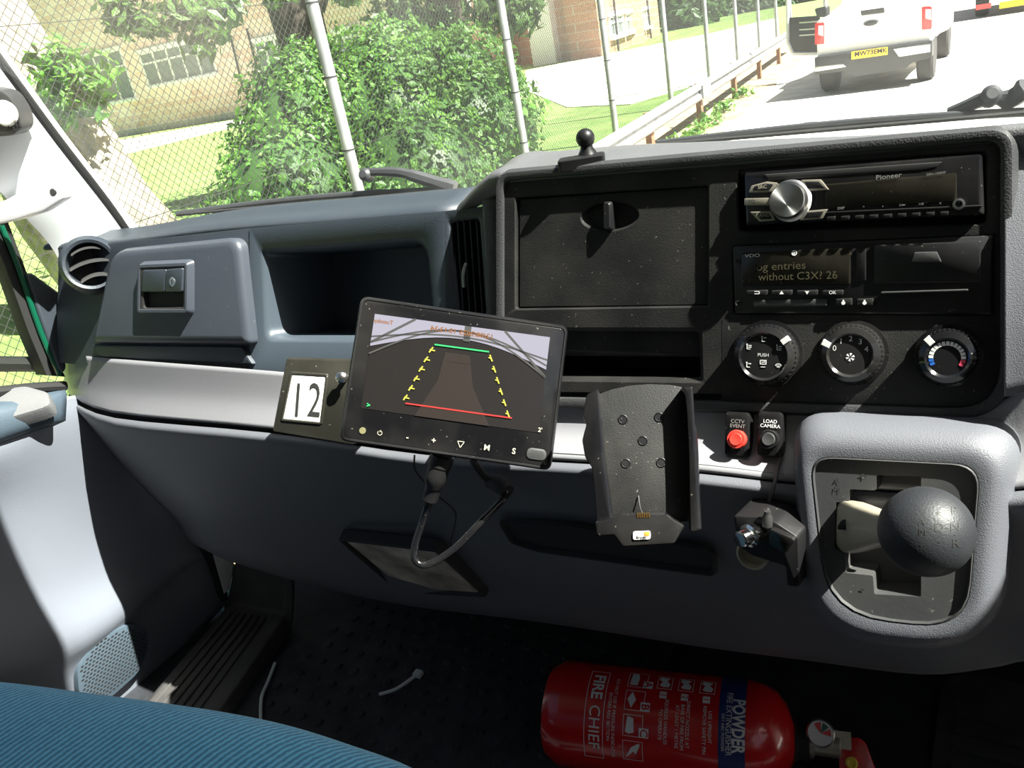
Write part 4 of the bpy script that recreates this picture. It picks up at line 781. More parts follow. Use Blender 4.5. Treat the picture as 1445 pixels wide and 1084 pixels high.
# ------------------------------------------------------------------ monitor
MP = camplane(640, 541, .735, roll=0)
c4 = pxp(MP, ((509, 417), (803, 460), (778, 665), (477, 622)))
tx = Vector(c4[1])-Vector(c4[0]); ang = math.degrees(math.atan2(tx.y, tx.x))
MP = camplane(640, 541, .735, roll=ang); c4 = pxp(MP, ((509, 417), (803, 460), (778, 665), (477, 622)))
mo = thing('reversing_monitor', MP.p(0, -.06, -.02), 'tilted black reversing camera monitor showing coloured parking guide lines', 'monitor')
mb = MB(); prof(MP, c4, .008, [(.004, -.018), (0, -.014), (0, -.003), (.0015, .0), (.0028, .0), (.0034, -.001)], mb, True, True); mb.obj('casing', 'black_smooth', mo)
mb = MB(); slab(MP, offset_poly(c4, .0036), .005, -.004, -.0006, .0004, mb); mb.obj('front_glass', 'black_gloss', mo)
scq = pxp(MP, ((529, 443), (776, 476), (760, 611), (509, 576))); mb = MB(); slab(MP, scq, .0005, -.001, -.0002, .0001, mb)
mat('screen_img', (.010, .009, .009), .25, emit=(.012, .009, .007), es=.4); sc = mb.obj('screen', 'screen_img', mo, smooth=False)
def sq(s_, t_): # bilinear screen coords, t down
    a, b, c, d = [Vector(p) for p in scq]; p = a.lerp(b, s_).lerp(d.lerp(c, s_), t_); return (p.x, p.y)
def spoly(pts, m_, nm, w_=.0003):
    bm = bmesh.new(); vs_ = [bm.verts.new(MP.p(*sq(*p), w_)) for p in pts]; bm.faces.new(vs_); bmesh.ops.triangulate(bm, faces=bm.faces); bm.verts.index_update()
    mb = MB(); mb.add([v.co.copy() for v in bm.verts], [[v.index for v in f.verts] for f in bm.faces]); bm.free(); return mb.obj(nm, m_, sc, smooth=False)
for nm, c_, e in (('em_sky', (.2, .2, .22), .8), ('em_green', (.05, .9, .25), .85), ('em_red', (.9, .05, .04), .85), ('em_yellow', (.9, .85, .1), .85), ('em_orange', (.55, .2, .04), .6), ('em_brown', (.10, .05, .025), .5)):
    mat(nm, (.01, .01, .01), .3, emit=c_, es=e*(.45 if nm == 'em_brown' else 1))
M['em_sky'].node_tree.nodes['Principled BSDF'].inputs['Emission Color'].default_value = (.48, .46, .55, 1)
arc = [(k/14, .27-.13*math.sin(math.pi*k/14)+.0*(k/14)) for k in range(15)]
spoly([(0, 0), (1, 0)]+[(x, .34-.20*math.sin(math.pi*x)) for x in [1-k/14 for k in range(15)]], 'em_sky', 'sky_image')
def sline(p, q, wd, m_, nm, w_=.0006, mb=None):
    a, b = Vector(sq(*p)), Vector(sq(*q)); d = (b-a).normalized(); nn = Vector((-d.y, d.x))*wd/2; own = mb is None; mb = mb or MB()
    mb.add([MP.p(*(a+nn), w_), MP.p(*(b+nn), w_), MP.p(*(b-nn), w_), MP.p(*(a-nn), w_)], [(0, 1, 2, 3)])
    if own: mb.obj(nm, m_, sc, smooth=False)
mb = MB()
for off, amp in ((.42, .36), (.30, .24), (.24, .12)):
    P_ = [(x/16, off-amp*math.sin(math.pi*x/16)) for x in range(17)]
    for a, b in zip(P_, P_[1:]): sline(a, b, .0016, None, None, .0005, mb)
sline((0, .30), (.23, 0), .0022, None, None, .0005, mb); sline((1, .42), (.74, 0), .0022, None, None, .0005, mb); sline((.53, 0), (.53, .16), .006, None, None, .0005, mb)
mb.obj('roof_arches_image', 'dark_ink', sc, smooth=False)
spoly([(.42, .30), (.56, .30), (.60, .62), (.72, 1), (.30, 1), (.40, .60)], 'em_brown', 'body_image', .0004)
mb = MB()
for k in range(4): sline((.455+k*.03, .31), (.455+k*.03, .47), .0005, None, None, .0006, mb)
sline((.44, .39), (.57, .39), .0005, None, None, .0006, mb); mb.obj('door_panels_image', 'em_brown', sc, smooth=False)
sline((.355, .235), (.665, .235), .0013, 'em_green', 'green_guide_line', .0008); sline((.24, .885), (.84, .885), .0013, 'em_red', 'red_guide_line', .0008)
mb = MB()
for k in range(6):
    t0 = k/5; a = (.345-.105*t0, .30+.53*t0); b = (.68+.135*t0, .30+.55*t0)
    sline((a[0]+.004, a[1]-.035), (a[0]-.014, a[1]+.025), .0013, None, None, .0008, mb); sline((a[0]-.012, a[1]-.005), (a[0]+.018, a[1]), .0011, None, None, .0008, mb)
    sline((b[0]-.008, b[1]-.035), (b[0]+.010, b[1]+.03), .0013, None, None, .0008, mb); sline((b[0]-.014, b[1]-.005), (b[0]+.004, b[1]), .0011, None, None, .0008, mb)
mb.obj('yellow_guide_marks', 'em_yellow', sc, smooth=False)
u, v = sq(.5, .075); text('12/08/2025 15:13:34', MP, u, v, .0042, 'em_orange', sc, wof=.0008, bold=.02, sx=1.15, mirror=True, name='date_text'); u, v = sq(.055, .07); text('Tuesday', MP, u, v, .0036, 'em_orange', sc, wof=.0008, mirror=True, bold=.02, name='day_text')
u, v = sq(.04, .96); text('>', MP, u, v, .004, 'em_green', sc, wof=.0008, name='green_symbol', bold=.04)
for s_, x, y, h in (('-', 575, 617, 8), ('+', 612, 622, 8), ('M', 687, 632, 8), ('S', 725, 637, 8), ("2'", 762, 607, 6)): textpx(s_, MP, x, y, h, 'cream_ink', mo, bold=.02)
def ringxy(pl, x, y, r0, r1, m_, nm, prt, w_=.0, gap=None):
    u, v = pl.uv(x, y); mb = MB(); n__ = 24
    for k in range(n__):
        a = 2*math.pi*k/n__; b = 2*math.pi*(k+1)/n__
        if gap and gap[0] < math.degrees(a) < gap[1]: continue
        mb.add([pl.p(u+r0*math.cos(a), v+r0*math.sin(a), w_), pl.p(u+r1*math.cos(a), v+r1*math.sin(a), w_), pl.p(u+r1*math.cos(b), v+r1*math.sin(b), w_), pl.p(u+r0*math.cos(b), v+r0*math.sin(b), w_)], [(0, 1, 2, 3)])
    if gap: mb.box(pl.p(u, v+r1*.7, w_), ((r1-r0)/2, r1*.45, .0001), (pl.u, pl.v, pl.n))
    return mb.obj(nm, m_, prt, smooth=False)
ringxy(MP, 536, 611, .0017, .0022, 'cream_ink', 'power_symbol', mo, .0002, (60, 120))
u, v = MP.uv(511.5, 608); mb = MB(); disc(MP, u, v, .0030, -.001, .0003, mb, 24, .0002); mb.obj('light_sensor', 'box_sensor' if 'box_sensor' in M else mat('box_sensor', (.14, .13, .06), .5), mo)
mb = MB(); u, v = MP.uv(650, 627); tri = [(u-.003, v+.0025), (u+.003, v+.0025), (u, v-.003)]
for i in range(3):
    a, b = Vector(tri[i]), Vector(tri[(i+1) % 3]); d = (b-a).normalized(); nn = Vector((-d.y, d.x))*.0003; mb.add([MP.p(*(a+nn), .0003), MP.p(*(b+nn), .0003), MP.p(*(b-nn), .0003), MP.p(*(a-nn), .0003)], [(0, 1, 2, 3)])
mb.obj('triangle_symbol', 'cream_ink', mo, smooth=False)
u, v = MP.uv(757, 641); mb = MB(); slab(MP, [(u-.009, v-.005), (u+.009, v-.005), (u+.009, v+.005), (u-.009, v+.005)], .005, -.001, .0008, .0004, mb); sp_ = mb.obj('speaker_pad', 'bezel', mo)
mb = MB()
for i in range(-4, 5):
    for j in range(-2, 3):
        if abs(i) < 4 or j == 0: mb.lathe(MP.p(u+i*.0016+(j % 2)*.0008, v+j*.0014, .0007), MP.n, [(.0005, 0), (.0005, .0003)], 6)
mb.obj('speaker_holes', 'rubber', sp_)
mb = MB(); pb = MP.p(.01, -.02, -.016); mb.tube([pb, pb-MP.n*.03+Vector((0, 0, -.01)), onY(650, 600, .66)], .012, 14, 4); mb.obj('mount_arm', 'black_smooth', mo)
# monitor cable with plug
cb = thing('video_cable', atT(615, 640, .78), 'thick black cable with plug looping below the tilted monitor', 'cable')
pl_ = [atT(622, 652, .755), atT(616, 672, .757), atT(608, 700, .765), atT(603, 715, .768)]
mb = MB(); mb.tube(pl_, [.0105, .0100, .0075, .004], 20, 4); mb.lathe(pl_[0], (pl_[0]-pl_[1]).normalized(), [(.0112, -.004), (.0112, .006), (.009, .007), (.009, .012)], 24); mb.obj('plug', 'black_smooth', cb)
mb = MB(); mb.tube([pl_[3], atT(597, 735, .775), atT(586, 768, .78), atT(586, 790, .78), atT(603, 797, .78), atT(640, 775, .785), atT(680, 735, .79), atT(713, 700, .80), atT(708, 688, .805)], .0036, 12, 8); mb.obj('cord', 'black_gloss', cb)
mb = MB(); mb.tube([atT(716, 694, .80), atT(706, 684, .81), atT(692, 680, .825)], [.0075, .009, .007], 14, 4); mb.obj('grommet', 'rubber', cb)
mb = MB(); mb.tube([atT(668, 650, .80), atT(680, 668, .815), atT(694, 682, .825)], .004, 8, 4); mb.obj('rear_cord', 'rubber', cb)
t = thing('thin_wire', onY(640, 720, .64), 'hair thin black wire hanging beside the monitor cable', 'wire'); mb = MB(); mb.tube([onY(620, 702, .58), onY(642, 722, .59), onY(641, 745, .60), onY(636, 765, .61), onY(638, 775, .62)], .0008, 6, 5); mb.obj('strand', 'rubber', t)
t = thing('coiled_wire', onY(590, 670, .63), 'thin black wire looping left of the monitor plug', 'wire'); mb = MB(); mb.tube([atT(585, 642, .80), atT(585, 660, .80), atT(592, 672, .80), atT(599, 680, .80)], .0009, 6, 5); mb.obj('strand', 'rubber', t)

# number box
NP = Plane(atT(440, 560, .90), (.42, -1), 22)
q4 = pxp(NP, ((404, 505), (520, 508))); NP = Plane(atT(440, 560, .90), (.42, -1), 22, roll=math.degrees(math.atan2(q4[1][1]-q4[0][1], q4[1][0]-q4[0][0]))-3)
nb = thing('number_display_box', NP.px(430, 612), 'dark olive flip number box showing 12, partly behind the monitor', 'number display')
nb4 = pxp(NP, ((404, 505), (520, 508), (500, 628), (384, 609))); mb = MB(); slab(NP, nb4, .003, -.03, 0, .0015, mb); mb.obj('case', 'box_olive', nb)
ca = pxp(NP, ((413, 528), (460, 531), (452, 596), (400, 591))); mb = MB(); slab(NP, ca, .0008, -.001, .0006, .0003, mb); cd_ = mb.obj('number_card', 'card', nb)
mb = MB(); prof(NP, ca, .001, [(-.003, .0001), (-.002, .0018), (-.0005, .0018), (0, .0004)], mb, cap1=False); mb.obj('card_frame', 'box_olive', nb)
for ch, x in (('1', 420), ('2', 444)): textpx(ch, NP, x, 567, 45, 'dark_ink', cd_, w=.0008, sx=.62, rot=-1, bold=.0, name='digit')
u, v = NP.uv(479, 533, .02); mb = MB(); mb.lathe(NP.p(u, v), NP.n, [(.003, 0), (.003, .010), (.006, .012), (.006, .016), (.004, .018), (.001, .0185)], 20); mb.obj('thumb_screw', 'silver', nb)

# device cradle
CP = camplane(905, 640, .70); c4 = pxp(CP, ((842, 550), (973, 545), (971, 735), (857, 742)))
CP = camplane(905, 640, .70, roll=math.degrees(math.atan2(c4[1][1]-c4[0][1], c4[1][0]-c4[0][0]))-1)
cr = thing('device_cradle', CP.px(900, 745, -.02), 'empty black handheld device cradle with gold contacts standing off the dash', 'cradle')
P_ = CP.uv(842, 556); top_ = [CP.uv(x, y) for x, y in ((842, 557), (865, 549), (890, 544), (915, 542), (945, 543), (973, 548))]; bot_ = [CP.uv(x, y) for x, y in ((971, 736), (935, 737), (900, 738), (857, 744))]
mb = MB(); slab(CP, top_+bot_, .001, -.004, 0, .0008, mb, 2)
bk = mb.obj('back_plate', 'black_plastic', cr)
for x, y in ((879, 592), (930, 589), (907, 622), (883, 654), (933, 653)):
    u, v = CP.uv(x, y); mb = MB(); mb.lathe(CP.p(u, v), CP.n, [(.0044, -.001), (.0044, .0003), (.0036, .0009), (.0030, .0003)], 22, False, False, sx=CP.u); mb.lathe(CP.p(u, v), CP.n, [(.003, -.001), (.003, .0003)], 16); mb.obj('screw_hole', 'black_smooth', bk)
def rail(outl, nm, w0, w1, label=None): mb = MB(); slab(CP, pxp(CP, outl), .002, w0, w1, .002, mb); return mb.obj(nm, 'black_gloss', cr, ang=30)
rail(((830, 560), (846, 550), (856, 650), (868, 742), (845, 748), (838, 660), (828, 645), (824, 622), (830, 600), (825, 590)), 'side_rail', -.006, .024)
rail(((960, 548), (976, 548), (979, 600), (982, 610), (988, 745), (972, 748), (970, 640), (966, 560)), 'side_rail', -.006, .022)
rail(((842, 733), (868, 726), (878, 722), (940, 722), (950, 730), (964, 738), (950, 762), (880, 766), (868, 750), (845, 752)), 'connector_base', .002, .030)
mb = MB()
for k in range(6): mb.box(CP.px(900+k*3.2, 727, .030), (.0005, .002, .0006), (CP.u, CP.v, CP.n))
mb.obj('contacts', 'gold', cr, smooth=False, label='gold contact pins')
mb = MB(); slab(CP, pxp(CP, ((893, 750), (918, 749), (918, 761), (893, 762)), .03), .002, .029, .0318, .0005, mb); lg = mb.obj('logo_label', 'white_ink', cr, label='small white label with orange corner')
mb = MB(); slab(CP, pxp(CP, ((908, 751), (917, 750), (917, 756), (910, 757)), .032), .001, .0317, .0322, .0001, mb); mb.obj('label_corner', 'em_orange2' if 'em_orange2' in M else mat('em_orange2', (.8, .25, .03), .5), lg)
u, v = CP.uv(905, 758.5, .032); text('Brodit', CP, u, v, .0022, 'dark_ink', lg, wof=.0323, bold=.03)
mb = MB(); mb.tube([CP.px(901, 700, .001), CP.px(903, 715, .008), CP.px(907, 726, .02)], .0007, 6, 4); mb.obj('lead', 'bezel', cr)
mb = MB(); mb.tube([CP.px(905, 650, -.004), onY(905, 640, .68)], .014, 14); mb.obj('mount_stem', 'black_smooth', cr)

# hanging plug device
HP = Plane(atT(1088, 775, .655), (-.1, -1), 10)
hv = thing('plug_in_adapter', HP.px(1080, 825), 'small dark plug-in adapter block with chrome knob, right below the push switches', 'adapter')
mb = MB(); slab(HP, pxp(HP, ((1034, 728), (1068, 730), (1095, 738), (1126, 758), (1128, 830), (1110, 828), (1108, 800), (1060, 785), (1040, 770))), .003, -.04, 0, .002, mb); mb.obj('body', 'black_smooth', hv)
mb = MB(); slab(HP, pxp(HP, ((1090, 742), (1126, 758), (1112, 778), (1088, 765))), .003, 0, .006, .001, mb); mb.obj('front_block', 'black_gloss', hv)
u, v = HP.uv(1066, 752); mb = MB(); mb.lathe(HP.p(u, v), (HP.n-HP.u*.35), [(.009, 0), (.0095, .008), (.007, .009), (.0068, .018), (.0058, .019), (.0004, .0192)], 24); mb.obj('chrome_knob', 'chrome', hv, label='chrome knob')
u, v = HP.uv(1048, 798); mb = MB(); mb.lathe(HP.p(u, v, -.02), HP.n, [(.0135, -.01), (.0135, 0), (.0115, .001), (.011, -.008)], 28, False, True); so_ = mb.obj('socket_ring', 'lever', hv, label='pale socket ring')
wr_ = thing('switch_cable', onY(1092, 690, .62), 'thin grey cable running from the right push switch down to the adapter', 'cable')
mb = MB(); mb.tube([onY(1101, 647, .615), onY(1097, 665, .60), onY(1091, 690, .585), onY(1085, 712, .583), HP.px(1083, 730, .002)], .0017, 8, 5); mb.obj('cord', 'bezel', wr_)
mb = MB(); mb.lathe(HP.px(1083, 736, 0), HP.v, [(.0042, -.004), (.004, .004), (.0028, .006), (.0028, .009)], 14); mb.obj('strain_relief', 'rubber', wr_)

# ball mount on the dash top
bp0 = onZ(820, 230, -.125); bm_ = thing('ball_mount', bp0, 'black ball mount standing on the dash top against the windscreen', 'ball mount')
bz = -.1255; pA = onZ(788, 236, bz); pB = onZ(853, 226, bz); cc = (pA+pB)/2; dxx = (pB-pA).normalized(); dyy = Vector((0, 0, 1)).cross(dxx)
mb = MB(); L = [[cc+dxx*a+dyy*(b+.006)+Vector((0, 0, h)) for a, b in rpoly(rect(-(pB-pA).length/2+i, -.010+i, (pB-pA).length/2-i, .010-i), .003, 3)] for i, h in ((0, -.004), (0, .005), (.001, .006))]; mb.loft(L, True, True); mb.obj('base_plate', 'black_smooth', bm_)
top = atT(826, 195, cc.length/ray(826, 195).length*1.0+0); top = ray(826, 195)*((cc+dyy*.006).dot(RF)); st = Vector((top.x, top.y, bz+.006)); rb = 13.5*top.dot(RF)/FOC
mb = MB(); mb.lathe(st, (0, 0, 1), [(.009, 0), (.0062, .005), (.005, .012), (.0055, top.z-st.z-rb*.8)]+[(rb*math.sin(a), top.z-st.z-rb*math.cos(a)) for a in [.45+.27*k for k in range(10)]]+[(.0003, top.z-st.z+rb)], 28); mb.obj('ball_post', 'black_smooth', bm_)

# wipers and cowl outside the glass
def wiper(name, arm, blade, label, hub=None):
    t = thing(name, onWS(*arm[0], .03), label, 'windscreen wiper')
    mb = MB(); mb.tube([onWS(x, y, .035) for x, y in arm], [.011, .009, .007, .006], 8, 4); mb.obj('arm', 'truck_black', t)
    b0, b1 = onWS(*blade[0], .022), onWS(*blade[1], .022); mb = MB(); pts_ = [onWS(blade[0][0]+(blade[1][0]-blade[0][0])*k/10, blade[0][1]+(blade[1][1]-blade[0][1])*k/10-6*math.sin(math.pi*k/10), .028) for k in range(11)]
    mb.tube(pts_, .0045, 8); mb.obj('blade_frame', 'truck_black', t)
    mb = MB(); mb.tube([onWS(blade[0][0]+(blade[1][0]-blade[0][0])*k/8, blade[0][1]+(blade[1][1]-blade[0][1])*k/8+(1), .014) for k in range(9)], .0025, 6); mb.obj('rubber_strip', 'rubber', t)
    if hub: mb = MB(); mb.lathe(onWS(*hub, .03), (.2, -.9, .4), [(.009, -.01), (.009, .004), (.005, .008)], 16); mb.obj('pivot_cap', 'truck_black', t)
    return t
wiper('windscreen_wiper', ((642, 266), (590, 250), (560, 243), (515, 243)), ((250, 302), (628, 268)), 'long black wiper lying across the lower left windscreen', (516, 247))
wiper('windscreen_wiper', ((1450, 124), (1425, 140), (1395, 138), (1340, 160)), ((928, 203), (1450, 158)), 'black wiper resting low on the right half of the windscreen', (1398, 135))
cw = thing('windscreen_cowl', onWS(900, 215, .06), 'black slotted cowl grille outside the glass below both wipers', 'cowl'); mb = MB()
def cowl(a, b, n__):
    for k in range(n__):
        f = k/n__; x = a[0]+(b[0]-a[0])*f; y = a[1]+(b[1]-a[1])*f; x2 = x+(b[0]-a[0])/n__*.6
        y2 = y+(b[1]-a[1])/n__*.6; p, q = onWS(x, y, .05), onWS(x2, y2, .05); mb.tube([p, q], .0045, 6)
cowl((1135, 178), (1450, 158), 11); cowl((300, 298), (640, 272), 16); mb.obj('slots', 'truck_black', cw)
mb = MB(); L = []
for x in [-1.2+k*.1 for k in range(20)]:
    y = wsy(x, -.2); L.append([Vector((x, y+.012, -.245)), Vector((x, y+.012, -.225)), Vector((x, y+.10, -.235)), Vector((x, y+.12, -.28)), Vector((x, y+.03, -.28))])
mb.loft(L, True, True); mb.obj('cowl_panel', 'truck_black', cw, smooth=False)

# ------------------------------------------------------------------ left A pillar trim with grab handle
pil = thing('pillar_trim', onX(100, 300, -1.2), 'white plastic windscreen pillar trim at the far left', 'pillar trim')
mb = MB(); L = []
for e, i_ in (((182, 330), (96, 400)), ((150, 290), (70, 345)), ((75, 195), (-10, 260)), ((0, 92), (-90, 170)), ((-80, -20), (-190, 60))):
    a = onX(*e, -1.19); b = onX(*i_, -1.23); m1 = a.lerp(b, .3)+Vector((.02, -.005, 0)); m2 = a.lerp(b, .7)+Vector((.018, -.005, 0))
    L.append([a, m1, m2, b, b+Vector((-.03, .02, 0)), a+Vector((-.03, .04, 0))])
L = [list(r) for r in zip(*[catmull(list(c), 5) for c in zip(*L)])]
mb.loft(L, True, True); mb.obj('cover', 'pillar_white', pil, ang=50)
mb = MB(); mb.tube([onX(x, y, -1.188) for x, y in ((186, 336), (150, 284), (76, 188), (0, 84), (-90, -40))], .006, 8, 5); mb.obj('rubber_seal', 'rubber', pil)
gh = thing('grab_handle', onX(45, 290, -1.17), 'white moulded grab handle end screwed to the pillar trim', 'grab handle')
HX = Plane(onX(45, 285, -1.165), (.55, -1), 5)
mb = MB(); slab(HX, pxp(HX, ((-40, 298), (10, 282), (62, 251), (80, 252), (92, 280), (60, 300), (20, 312), (-40, 325))), .006, -.02, .004, .004, mb); mb.obj('handle_plate', 'handle_white', gh)
u, v = HX.uv(75, 271, .004); mb = MB(); disc(HX, u, v, .005, .003, .0048, mb, 16); mb.obj('screw', 'bezel', gh)
tw = thing('pillar_speaker', onX(15, 190, -1.17), 'small dark rounded pillar speaker with cream centre above the grab handle', 'speaker')
TX = Plane(onX(10, 165, -1.165), (.6, -1), 0); mb = MB(); slab(TX, pxp(TX, ((-30, 120), (12, 130), (30, 160), (32, 180), (22, 191), (-30, 195))), .01, -.03, .004, .004, mb); mb.obj('housing', 'bezel', tw)
u, v = TX.uv(7, 160, .004); mb = MB(); disc(TX, u, v, .017, .003, .007, mb, 28, .003); mb.obj('cream_disc', 'card', tw, label='cream disc')
mb = MB()
for i in range(4):
    for j in range(3): mb.lathe(TX.px(12+i*4.5+j*1.5, 178-i*2.4+j*4, .0045), TX.n, [(.0012, 0), (.0012, .0004)], 8)
mb.obj('grille_holes', 'rubber', tw)

# ------------------------------------------------------------------ passenger door
pd = thing('passenger_door', (DX, .4, -.9), 'grey passenger door panel with armrest and speaker grille at the left', 'door')
def onD(x, y, off=0): return onX(x, y, DX+off)
DP_ = Plane((DX, .4, -.5), (1, 0), 0)
mb = MB()
# card surface as patch: columns from front (right) to rear (left)
rowsd = [[(240, 545, .03), (93, 560, .03), (0, 592, .03), (-120, 640, .03)], [(330, 640, .02), (120, 600, .035), (0, 640, .045), (-160, 700, .045)], [(330, 720, .01), (150, 700, .02), (20, 720, .02), (-200, 780, .02)],
         [(330, 760, .0), (215, 770, .008), (110, 820, .02), (-150, 880, .03)], [(318, 800, .0), (262, 790, .008), (120, 900, .05), (-140, 990, .06)], [(318, 812, -.0), (275, 805, -.0), (140, 930, .02), (-80, 1080, .02)], [(316, 860, -.0), (310, 862, -.0), (205, 985, .0), (60, 1150, .0)]]
mb = patch([[onD(*p) for p in r]+[Vector((DX+r[-1][2], -.15, (.0 if i_ == 0 else 0)+min(onD(*r[-1]).z, -.36+.0*i_)))] for i_, r in enumerate(rowsd)], 5, 5); mb.obj('door_card', 'door_grey', pd, solid=.004)
mb = MB(); P1 = [onD(x, y, -.006) for x, y in ((320, 790), (322, 830), (312, 862), (260, 925), (190, 1005), (60, 1160))]; mb.loft([[p+Vector((0, 0, 0)), p+Vector((.012, 0, -.002)), p+Vector((.012, .006, -.014)), p+Vector((-.01, .006, -.014))] for p in P1], True, True); mb.obj('painted_edge', 'green_paint', pd, label='dark green painted door edge')
# speaker grille
c_ = onD(165, 935, .03); GR = Plane(c_, (1, 0), -4)
gq = pxp(GR, ((135, 900), (185, 880), (208, 888), (210, 915), (195, 950), (150, 990), (112, 985), (108, 945))); mb = MB(); slab(GR, gq, .015, -.012, .001, .001, mb); go = mb.obj('speaker_grille', 'door_blue', pd)
us = [p[0] for p in gq]; vs_ = [p[1] for p in gq]; mb = MB(); st_ = .0075
def inside(p, Q):
    r_ = False; j = len(Q)-1
    for i in range(len(Q)):
        if (Q[i][1] > p[1]) != (Q[j][1] > p[1]) and p[0] < (Q[j][0]-Q[i][0])*(p[1]-Q[i][1])/(Q[j][1]-Q[i][1])+Q[i][0]: r_ = not r_
        j = i
    return r_
gi = offset_poly(gq, .006); v_ = min(vs_); row_ = 0
while v_ < max(vs_):
    u = min(us)+(row_ % 2)*st_/2
    while u < max(us):
        if inside((u, v_), gi): mb.add([GR.p(u+.0030*math.cos(k*1.047), v_+.0018*math.sin(k*1.047), .0014) for k in range(6)], [(0, 1, 2, 3, 4, 5)])
        u += st_
    v_ += .0055; row_ += 1
mb.obj('grille_holes', 'rubber', go, smooth=False, kind='stuff')
# sill ledge and armrest
mb = patch([[onD(88, 547, .0), onD(40, 556, .0), onD(-60, 575, .0)], [onD(94, 556, .035), onD(40, 568, .05), onD(-60, 585, .05)], [onD(93, 590, .04), onD(40, 604, .055), onD(-60, 640, .055)], [onD(93, 600, .02), onD(40, 618, .02), onD(-60, 655, .02)]], 4, 4); mb.obj('door_ledge', 'door_blue', pd, solid=.004)
AP = Plane(onD(30, 575, .045), (.8, -.6), 62)
mb = MB(); slab(AP, pxp(AP, ((-70, 585), (-60, 562), (40, 549), (72, 558), (76, 576), (60, 583), (-40, 612))), .008, -.015, .010, .006, mb); mb.obj('armrest_pad', 'arm_pad', pd)
mb = MB(); mb.tube([onD(x, y, .015) for x, y in ((92, 545), (40, 548), (-60, 560))], .008, 8, 3); mb.obj('belt_seal', 'rubber', pd)
# window frame
mb = MB(); L = []
for (a, b) in (((92, 532), (66, 530)), ((66, 470), (40, 468)), ((36, 380), (8, 378)), ((14, 320), (-14, 322)), ((-40, 200), (-80, 210))):
    p, q_ = onD(*a, .01), onD(*b, .01); L.append([p, q_, q_+Vector((-.03, 0, 0)), p+Vector((-.03, 0, 0))])
mb.loft(L, True, True); mb.obj('window_frame', 'rubber', pd, smooth=False)
mb = MB(); mb.tube([onD(*p, .014) for p in ((84, 530), (58, 470), (26, 378), (2, 318))], .004, 8, 3); mb.obj('painted_strip', 'green_paint', pd)
mb = MB(); P_ = [onD(x, y, .02) for x, y in ((36, 386), (46, 385), (92, 418), (94, 520), (90, 528), (82, 520))]; mb.loft([P_, [p+Vector((-.02, 0, 0)) for p in P_]], True, True); mb.obj('quarter_trim', 'dash_blue', pd, bevel=.004)
mb = MB(); P_ = [onD(x, y, .0) for x, y in ((66, 530), (36, 460), (8, 378), (-14, 322), (-400, 300), (-400, 560))]; mb.loft([P_, [p+Vector((-.004, 0, 0)) for p in P_]], True, True); mb.obj('window_glass', 'glass', pd, smooth=False)
mb = MB(); mb.tube([onD(-200, 512, -.03), onD(52, 514, -.03)], .012, 8); mb.obj('outer_rail', 'rubber', pd)
mb = MB(); L = [[onD(*p, .004) for p in ((92, 400), (98, 540), (70, 540), (14, 330), (96, 330))]]; mb.loft([L[0], [p+Vector((-.02, 0, 0)) for p in L[0]]], True, True); bpy.data.objects.remove(mb.obj('x', 'rubber'))

# ------------------------------------------------------------------ sill, footwell
sw = thing('step_sill', onZ(330, 900, FZ), 'worn dark grey ribbed plastic step sill between door and floor mat', 'sill')
SZL = -.885
oe = [onZ(140, 1070, SZL), onZ(205, 992, SZL), onZ(258, 930, SZL), onZ(316, 862, SZL)]; ie = [onZ(235, 1090, SZL), onZ(300, 1005, SZL), onZ(346, 940, SZL), onZ(390, 875, SZL)]
f0, f1 = onY(334, 785, oe[-1].y+.03), onY(398, 792, ie[-1].y+.03)
O_ = oe+[oe[-1]+Vector((.0, .02, .02)), f0]; I_ = ie+[ie[-1]+Vector((.0, .02, .02)), f1]
mb = patch([O_, [a.lerp(b, .5) for a, b in zip(O_, I_)], I_, [p+Vector((.012, -.004, -.008)) for p in I_], [p+Vector((.014, -.006, -.045)) for p in I_]], 5, 5); mb.obj('tread', 'sill_grey', sw, solid=.006)
for k in range(6):
    f = .15+k*.13; mb = MB(); mb.tube([a.lerp(b, f)+Vector((0, 0, .001)) for a, b in zip(oe, ie)], .003, 6, 4); mb.obj('tread_rib', 'sill_grey', sw)
mb = MB(); P_ = [onX(x, y, DX+.03) for x, y in ((296, 768), (332, 782), (324, 832), (316, 838))]; mb.loft([P_, [p+Vector((-.02, .02, 0)) for p in P_]], True, True); mb.obj('white_bracket', 'pillar_white', sw, smooth=False, label='white body metal corner')
mb = MB(); mb.tube([onX(x, y, DX+.015) for x, y in ((275, 752), (298, 790), (314, 838), (318, 842))], .009, 8, 4); mb.obj('door_seal', 'rubber', sw)
# floor mat with studs
fm = thing('floor_mat', (-.6, .5, FZ), 'black rubber floor mat covering the passenger footwell', 'floor mat')
mb = MB(); mb.loft([[Vector((a, b, FZ+h)) for a, b in rpoly(rect(-1.05, .1, -.42, 1.0), .05, 4)] for h in (.001, .008)], True, True); mb.obj('mat_sheet', 'mat_floor', fm)
mb = MB()
for i in range(16):
    for j in range(20): mb.lathe((-1.0+i*.036+(j % 2)*.018, .2+j*.036, FZ+.008), (0, 0, 1), [(.009, 0), (.006, .003)], 8)
mb.obj('stud_pattern', 'mat_floor', fm, kind='stuff')
dm = thing('driver_floor_mat', (.1, .5, FZ), 'black ribbed rubber mat in the driver footwell at lower right', 'floor mat')
mb = MB(); mb.loft([[Vector((a, b, FZ+h)) for a, b in rpoly(rect(-.05, .3, .5, 1.0), .05, 4)] for h in (.001, .008)], True, True)
for j in range(22): mb.box((.22, .32+j*.03, FZ+.01), (.25, .006, .004))
mb.obj('ribbed_sheet', 'sill_grey', dm, smooth=False)
